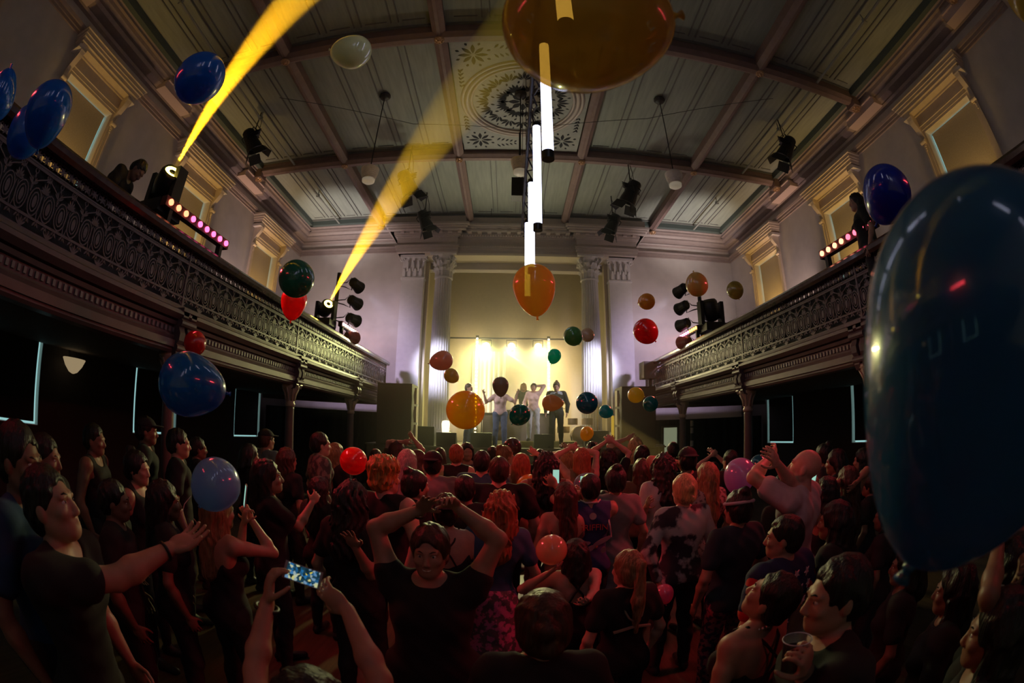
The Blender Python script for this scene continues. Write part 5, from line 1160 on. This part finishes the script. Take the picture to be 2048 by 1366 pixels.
e1 = (ray(613, 1153.5)-ray(593, 1146.5)).normalized(); upv = n.cross(e1)
phone(p, n, upv, 'phone held sideways at the bottom left, its screen showing the lit stage', .84, True, scr_mat=pm)
for (a, b, d_, t_, lab) in ((491, 992, 2.85, 8, 'tall dim phone held by the bare-shouldered woman'), (1112, 953, 4.35, 0, 'phone with a bright screen held by the person with the headband'), (1167, 966, 4.25, 0, 'phone with a bright green-white screen held by the man in the jersey'),
                    (1627, 945, 3.7, 12, 'phone with faint blue glow held up near the giant balloon'), (1979, 1213, 1.6, 10, 'narrow phone with a green-blue screen at the far right'), (1038, 1368, 2.3, 0, 'pale phone edge at the very bottom centre')):
    p, n = toward(a, b, d_); phone(p, n if a not in (491, 1979) else (n+Vector((-1.6, 0, 0))), Vector((math.sin(math.radians(t_)), 0, 1)), lab, 1.0, a == 1038, scr_mat=BLACK if a == 1038 else None)
# plastic cup in the big man's hand
r = empty('plastic_cup', P3(1588, 1308, 1.42), 0, 'clear plastic cup of dark drink held at lower right', 'cup')
m = MB(); m.lathe([(.030, -.055), (.044, .05), (.046, .052), (.042, .05), (.028, -.052)], None, 28); m.build('cup_wall', mat('clear_plastic', (.8, .8, .82), .08, trans=.9), r, smooth=True)
m = MB(); m.lathe([(.001, -.05), (.029, -.05), (.038, .02), (.001, .021)], None, 24); m.build('drink', mat('dark_drink', (.03, .012, .008), .1), r)
m = MB(); torus(m, .0455, .0016, (0, 0, .052), 40, 6); m.build('cup_rim', mat('rim_plastic', (.7, .7, .72), .2), r)
def band(name, P, rr, m_, r, ax=(0, 0, 1), th=.006):
    M = Matrix.Translation(P) @ Vector(ax).to_track_quat('Z', 'Y').to_matrix().to_4x4(); m = MB(); m.tube([M @ Vector((rr*math.cos(i*PI/12), rr*math.sin(i*PI/12), 0)) for i in range(25)], th, 6, cap=False); return m.build(name, m_, r, smooth=True)
for pr, i_ in ((woman, 1), (ph, 0), (CROWD[2], 1)):
    a = pr['arms'][i_]; c_ = a[2]-a[4]*.02; band('watch' if i_ else 'bracelet', c_, .034, BLACK, pr['root'], a[4], .007)
# headbands, necklace, glasses, jersey trim and lettering, stars and red sleeves
for pr, nm in ((w31, 'band'), (CROWD[[i for i, q in enumerate(CROWD) if 'pale headband and dark tee' in q['root']['label']][0]], 'band')):
    band('headband', pr['hp']((0, -.012, 1.635)), .104, cloth('headband', (.45, .40, .48)), pr['root'], pr['Hr'] @ V(0, .15, 1), .012)
def by(t): return [q for q in CROWD if t in q['root']['label']][0]
q = by('beaded necklace'); m = MB(); 
for k_ in range(26): a_ = k_*2*PI/26; m.ball(q['up']((.068*math.cos(a_), -.01+.072*math.sin(a_), 1.445-.02*math.sin(a_))), .008, 5)
m.build('necklace', mat('beads', (.5, .45, .42), .25, metal=.5), q['root'], smooth=True)
q = w32
def back(q, x, z, o=.0): return q['up']((x, -.128-.01*math.cos(x*8)-o, z))
m = MB()
for e in (-1, 1): m.tube([q['up']((e*.115, -.06, 1.455)), q['up']((e*.135, -.09, 1.38)), q['up']((e*.15, -.115, 1.28)), q['up']((e*.185, -.05, 1.16))], .008, 6)
m.tube([q['up']((-.085, -.02, 1.49)), q['up']((-.05, -.075, 1.475)), q['up']((.05, -.075, 1.475)), q['up']((.085, -.02, 1.49))], .008, 6)
m.build('jersey_trim', cloth('white_trim', (.75, .68, .68)), q['root'])
ang = math.atan2(*(q['U'] @ V(1, 0, 0))[:2][::-1])
def ontext(q, s_, x, z, size, m_, o_=.012): p = back(q, x, z, o_); return text(s_, tuple(p), size, m_, q['root'], rot=(PI/2, 0, ang), align='CENTER')
ontext(q, 'GRIFFIN', 0, 1.25, .075, cloth('red_letters', (.55, .06, .05)))
m = MB()
for x_, z_, a_, l_ in ((-.085, 1.13, .15, .075), (.085, 1.15, .45, .085), (-.01, 1.09, .6, .04), (.1, 1.07, 1.2, .03)): m.prism([(l_*math.cos(t_*PI/6)*math.cos(a_)-.022*math.sin(t_*PI/6)*math.sin(a_), l_*math.cos(t_*PI/6)*math.sin(a_)+.022*math.sin(t_*PI/6)*math.cos(a_)) for t_ in range(12)], lambda u_, v_, w_: back(q, x_+u_, z_+v_, .004+w_), .005)
m.build('jersey_print', cloth('pink_print', (.50, .25, .30)), q['root'])
m = MB(); m.lathe([(.001, -.004), (.030, -.004), (.030, .004)], Matrix.Translation(back(q, 0, 1.37, .004)) @ Matrix.Rotation(PI/2, 4, 'X'), 18); m.build('jersey_emblem', cloth('emblem', (.7, .5, .52)), q['root'])
q = by('covered with white stars'); m = MB(); rg = random.Random(5)
def star(mb, q, x, z, R, a0, yo=None):
    P = []
    for k_ in range(10): rr = R if k_ % 2 == 0 else R*.42; P.append((rr*math.sin(a0+k_*PI/5), rr*math.cos(a0+k_*PI/5)))
    mb.prism(P, lambda a_, b_, w_: q['up']((x+a_, -(.139+w_-.6*max(0, abs(x+a_)-.04)**1.5), z+b_)), .006)
for i_, (x_, z_) in enumerate(((-.13, 1.38), (-.03, 1.40), (.08, 1.39), (-.08, 1.31), (.03, 1.30), (.13, 1.30), (-.12, 1.22), (-.01, 1.21), (.09, 1.21), (-.06, 1.12), (.05, 1.11), (-.11, 1.03), (.0, 1.02), (.11, 1.02), (.06, .94), (-.06, .93))): star(m, q, x_, z_, .030, rg.uniform(0, 1))
m.build('star_print', cloth('star_white', (.62, .52, .55)), q['root'])
S = SDF()
for (sh, el, wr, rm, fd, pn) in q['arms']: S.cone(sh, sh+(el-sh)*.66, .076, .072, .02)
lo_b, hi_b = S.bounds(); v_, F_ = mesh_sdf(S.ev, lo_b, hi_b, .010); mesh_obj('red_sleeve', v_, F_, cloth('red_sleeve', (.45, .02, .02)), q['root'])
q = by('low-backed black tee'); m = MB()
for e in (-1, 1): m.tube([q['up']((e*.09, -.10, 1.40)), q['up']((e*.045, -.142, 1.30)), q['up']((0, -.142, 1.26))], .006, 6)
m.tube([q['up']((-.13, -.115, 1.20)), q['up']((0, -.14, 1.23)), q['up']((.13, -.115, 1.20))], .010, 6); m.build('bra_strap', cloth('strap_pale', (.30, .28, .2)), q['root'])
# ================================================================ BALLOONS
def balloon_mat(name, col, see=0.0, rough=.22):
    key = 'balloon_'+name
    if key in _m: return _m[key]
    col = tuple(min(.95, q*1.3) for q in col); m = mat(key, col, rough, coat=1); nt = m.node_tree; b = nt.nodes['Principled BSDF']; b.inputs['Coat IOR'].default_value = 1.85; b.inputs['Coat Roughness'].default_value = .04; out = nt.nodes['Material Output']
    tr = nt.nodes.new('ShaderNodeBsdfTranslucent'); tr.inputs[0].default_value = (*[min(1, c*1.3) for c in col], 1)
    mx = nt.nodes.new('ShaderNodeMixShader'); mx.inputs[0].default_value = .38
    nt.links.new(b.outputs[0], mx.inputs[1]); nt.links.new(tr.outputs[0], mx.inputs[2]); last = mx
    if see:
        t = nt.nodes.new('ShaderNodeBsdfTransparent'); t.inputs[0].default_value = (*[min(1, c*1.5) for c in col], 1)
        m2 = nt.nodes.new('ShaderNodeMixShader'); m2.inputs[0].default_value = see
        nt.links.new(mx.outputs[0], m2.inputs[1]); nt.links.new(t.outputs[0], m2.inputs[2]); last = m2
    nt.links.new(last.outputs[0], out.inputs['Surface']); return m
_bm = {}
def balloon_mesh(elong, mtl):
    key = (elong, mtl.name)
    if key in _bm: return _bm[key]
    prof = []                                          # unit radius; top at z = +, knot at bottom
    n = 26
    for i in range(n+1):
        t = i/n; a = PI*t
        r = math.sin(a)**(.98)*(1-.16*max(0, (t-.5)*2)**1.2*elong*2.0); z = math.cos(a)
        if z < 0: z *= 1+elong*1.15; r *= (1-elong*.30*((t-.5)*2)**1.5)
        prof.append((max(r, .03), z))
    prof = [(p[0] if 0 < i < n else (.002 if i == 0 else .035), p[1]) for i, p in enumerate(prof)]
    zb = prof[-1][1]
    m = MB(); m.lathe(prof, None, 40); me = m.build('x', mtl, smooth=True)
    k = MB(); k.lathe([(.035, zb+.02), (.04, zb-.03), (.06, zb-.05), (.05, zb-.075), (.035, zb-.085), (.05, zb-.12), (.085, zb-.17), (.07, zb-.172), (.02, zb-.11)], None, 14)
    ko = k.build('y', mtl, smooth=True)
    _bm[key] = (me.data, ko.data); bpy.data.objects.remove(me); bpy.data.objects.remove(ko); return _bm[key]
def balloon(px, py, wpx, ang, col, mname, label, D=.28, elong=.32, pitch=0, see=0, dist=None, grp='balloons floating over the crowd'):
    """px,py centre; wpx apparent width; ang: picture direction of the knot in degrees (0 = down, 90 = right)"""
    d = dist or FPX*D/wpx
    p = at(px, py, d=d); R = wpx*d/FPX/2
    r = empty('balloon', p, 0, label, 'balloon', grp)
    a = math.radians(ang); D_ = ray(px, py)
    # picture axes at this point of the fisheye
    e1 = (ray(px+2, py)-D_).normalized(); e2 = (ray(px, py+2)-D_).normalized()
    k = (e1*math.sin(a)+e2*math.cos(a)); k = (k*math.cos(pitch)+D_*math.sin(pitch)).normalized()
    r.rotation_mode = 'QUATERNION'; r.rotation_quaternion = (-k).to_track_quat('Z', 'Y'); r.scale = (R, R, R)
    me, ko = balloon_mesh(elong, balloon_mat(mname, col, see))
    for nm, dd in (('balloon_skin', me), ('knot', ko)):
        o = bpy.data.objects.new(nm, dd); C.objects.link(o); o.parent = r
    return r
GOLDB = (.42, .30, .09); BLUE = (.006, .16, .55); DBL = (.03, .17, .34)
balloon(1160, 48, 292, 99, GOLDB, 'gold', 'huge translucent gold balloon at the top, close to the camera', .30, .25, .2, see=.45)
balloon(1988, 668, 572, -14, DBL, 'deep_blue', 'giant dark blue balloon filling the right side, close to the camera', .30, .5, .0, dist=.52)
balloon(399, 156, 104, -45, BLUE, 'blue', 'shiny blue balloon in front of the nearer yellow beam', .29, .1, 1.0)
balloon(97, 217, 104, -20, BLUE, 'blue', 'dark blue balloon at upper left beside the balcony, upper of an overlapping pair', .29, .35, .2)
balloon(52, 268, 88, 170, BLUE, 'blue', 'dark blue balloon at upper left, lower and half hidden by its neighbour', .29, .2, .3)
balloon(-3, 200, 76, 155, BLUE, 'blue', 'dark blue balloon cut by the left edge with its knot pointing up', .29, .38, 0)
balloon(706, 104, 72, -97, (.85, .74, .42), 'cream', 'cream balloon lying sideways under the ceiling, knot to the left', .27, .3, .5)
balloon(593, 558, 74, 200, (.02, .20, .13), 'bottle_green', 'dark green balloon over the left balcony rail', .28, .1, .8)
balloon(588, 600, 54, -10, (.75, .03, .02), 'red', 'bright red pointed balloon just under the dark green one', .27, .45, 0)
balloon(390, 686, 48, 20, (.45, .02, .02), 'dark_red', 'small dark red balloon above the big blue one by the left fascia', .26, .05, .9)
balloon(374, 768, 124, 78, (.006, .17, .45), 'royal_blue', 'big blue balloon with knot to the right below the left balcony', .29, .32, .1)
balloon(432, 967, 102, -38, (.20, .36, .62), 'pale_blue', 'light blue balloon trailing a string over the left of the crowd', .28, .18, .5)
balloon(707, 922, 56, 40, (.72, .015, .02), 'scarlet', 'round red balloon above the crowd left of centre', .28, .02, .9)
balloon(1068, 570, 86, 6, (.80, .42, .10), 'amber', 'large orange teardrop balloon hanging in the centre under the tubes', .30, .42, 0, see=.25)
balloon(931, 820, 78, 60, (.90, .46, .04), 'orange', 'round bright orange balloon in front of the stage left of the singer', .29, .0, 1.3, see=.15)
balloon(886, 721, 40, -78, (.62, .34, .25), 'dusty_pink', 'dusty pink balloon by the left stage column, knot to the left', .27, .36, .2)
balloon(902, 751, 29, 50, (.50, .36, .12), 'tan', 'small tan balloon just below the dusty pink one', .26, .2, .3)
balloon(1001, 770, 33, 2, (.28, .21, .19), 'brown_grey', 'grey-brown balloon hiding the face of the singer', .27, .40, 0)
balloon(1040, 829, 42, -40, (.0, .20, .17), 'deep_teal', 'dark teal balloon between the singer and the pink-topped dancer', .28, .12, .3)
balloon(1101, 806, 34, 90, (.55, .32, .16), 'copper', 'copper brown balloon lying sideways in front of the man in denim', .27, .5, 0)
balloon(1025, 893, 36, -70, (.11, .045, .06), 'plum', 'dark plum balloon at the lip of the stage', .27, .15, .5)
balloon(1146, 672, 38, 35, (.10, .28, .10), 'green', 'green balloon by the right column with a beige one behind it', .28, .1, .5)
balloon(1175, 670, 28, 0, (.45, .36, .30), 'beige', 'beige balloon touching the green one by the right column', .26, .05, 1.2)
balloon(1109, 711, 27, -20, (.0, .55, .42), 'turquoise', 'small bright turquoise balloon over the right of the stage', .26, .28, .1)
balloon(1174, 806, 44, 215, (.0, .15, .22), 'teal', 'teal blue balloon in front of the right column', .28, .05, .9)
balloon(1211, 823, 27, 70, (.0, .26, .34), 'light_teal', 'small teal balloon right of the larger one by the right column', .26, .2, .3)
balloon(1174, 866, 27, -20, (.90, .42, .05), 'tangerine', 'orange balloon floating low at the right of the stage', .26, .22, .2)
balloon(1291, 662, 50, 45, (.55, .01, .015), 'crimson', 'crimson balloon against the pale wall right of the stage', .28, .12, .4)
balloon(1294, 603, 33, -80, (.95, .32, .04), 'vivid_orange', 'small vivid orange balloon above the crimson one', .26, .15, .5)
balloon(1271, 790, 32, 80, (.80, .50, .06), 'yellow', 'yellow balloon beside the right speaker stack', .27, .12, .4)
balloon(1301, 808, 31, 180, (.0, .17, .22), 'sea_teal', 'teal balloon next to the yellow one by the right balcony end', .27, .05, .8)
balloon(1394, 570, 46, 195, (.50, .40, .12), 'olive', 'larger olive gold balloon above the right lamp tree', .28, .12, .3)
balloon(1470, 580, 35, 25, (.40, .31, .06), 'dark_olive', 'smaller olive balloon near the window right of the lamp tree', .27, .08, .4)
balloon(1775, 383, 104, -20, (.006, .03, .40), 'cobalt', 'cobalt blue balloon above the right balcony, partly behind the giant one', .29, .25, .2)
balloon(1480, 949, 66, -8, (.40, .24, .52), 'lavender', 'lavender balloon over the right of the crowd', .28, .22, .2)
balloon(1519, 930, 42, 10, (.0, .12, .20), 'dark_teal', 'dark teal balloon behind the lavender one under a reaching hand', .27, .05, .5, dist=5.4)
balloon(1058, 973, 50, -45, (.55, .33, .03), 'mustard', 'mustard yellow balloon among the heads in the middle of the crowd', .27, .12, .4)
balloon(1172, 970, 50, 90, (.20, .30, .38), 'slate', 'blue-grey balloon behind the head of the man in the jersey', .27, .0, .8, dist=5.3)
balloon(1243, 944, 30, 0, (.42, .40, .44), 'white', 'small white balloon among the crowd, upper of a pair', .26, .1, .8, dist=7)
balloon(1254, 983, 42, 0, (.42, .40, .46), 'white', 'larger white balloon behind the woman with the bun', .28, .15, .5, dist=5.6)
balloon(1103, 1100, 62, 160, (.85, .38, .26), 'salmon', 'salmon pink balloon held up by the woman with the bare back', .27, .08, .8, dist=2.75)
balloon(1328, 1186, 38, 10, (.75, .16, .36), 'pink', 'small bright pink balloon beside the ponytail of a woman', .25, .25, .2, dist=3.0)
balloon(2046, 4, 70, 30, (.42, .30, .05), 'ochre', 'edge of an ochre balloon in the top right corner', .28, .2, .4)
for (a, b_, k_, d_) in (((378, 1000), (366, 1040), 3, 2.5),):
    m = MB(); m.tube([at(382, 992, d=2.45), at(369, 1008, d=2.44), at(364, 1028, d=2.42), at(372, 1052, d=2.42), at(385, 1068, d=2.42)], .0022, 5); tag(m.build('balloon_string', STONE), 'thin curling string below the light blue balloon', 'string')
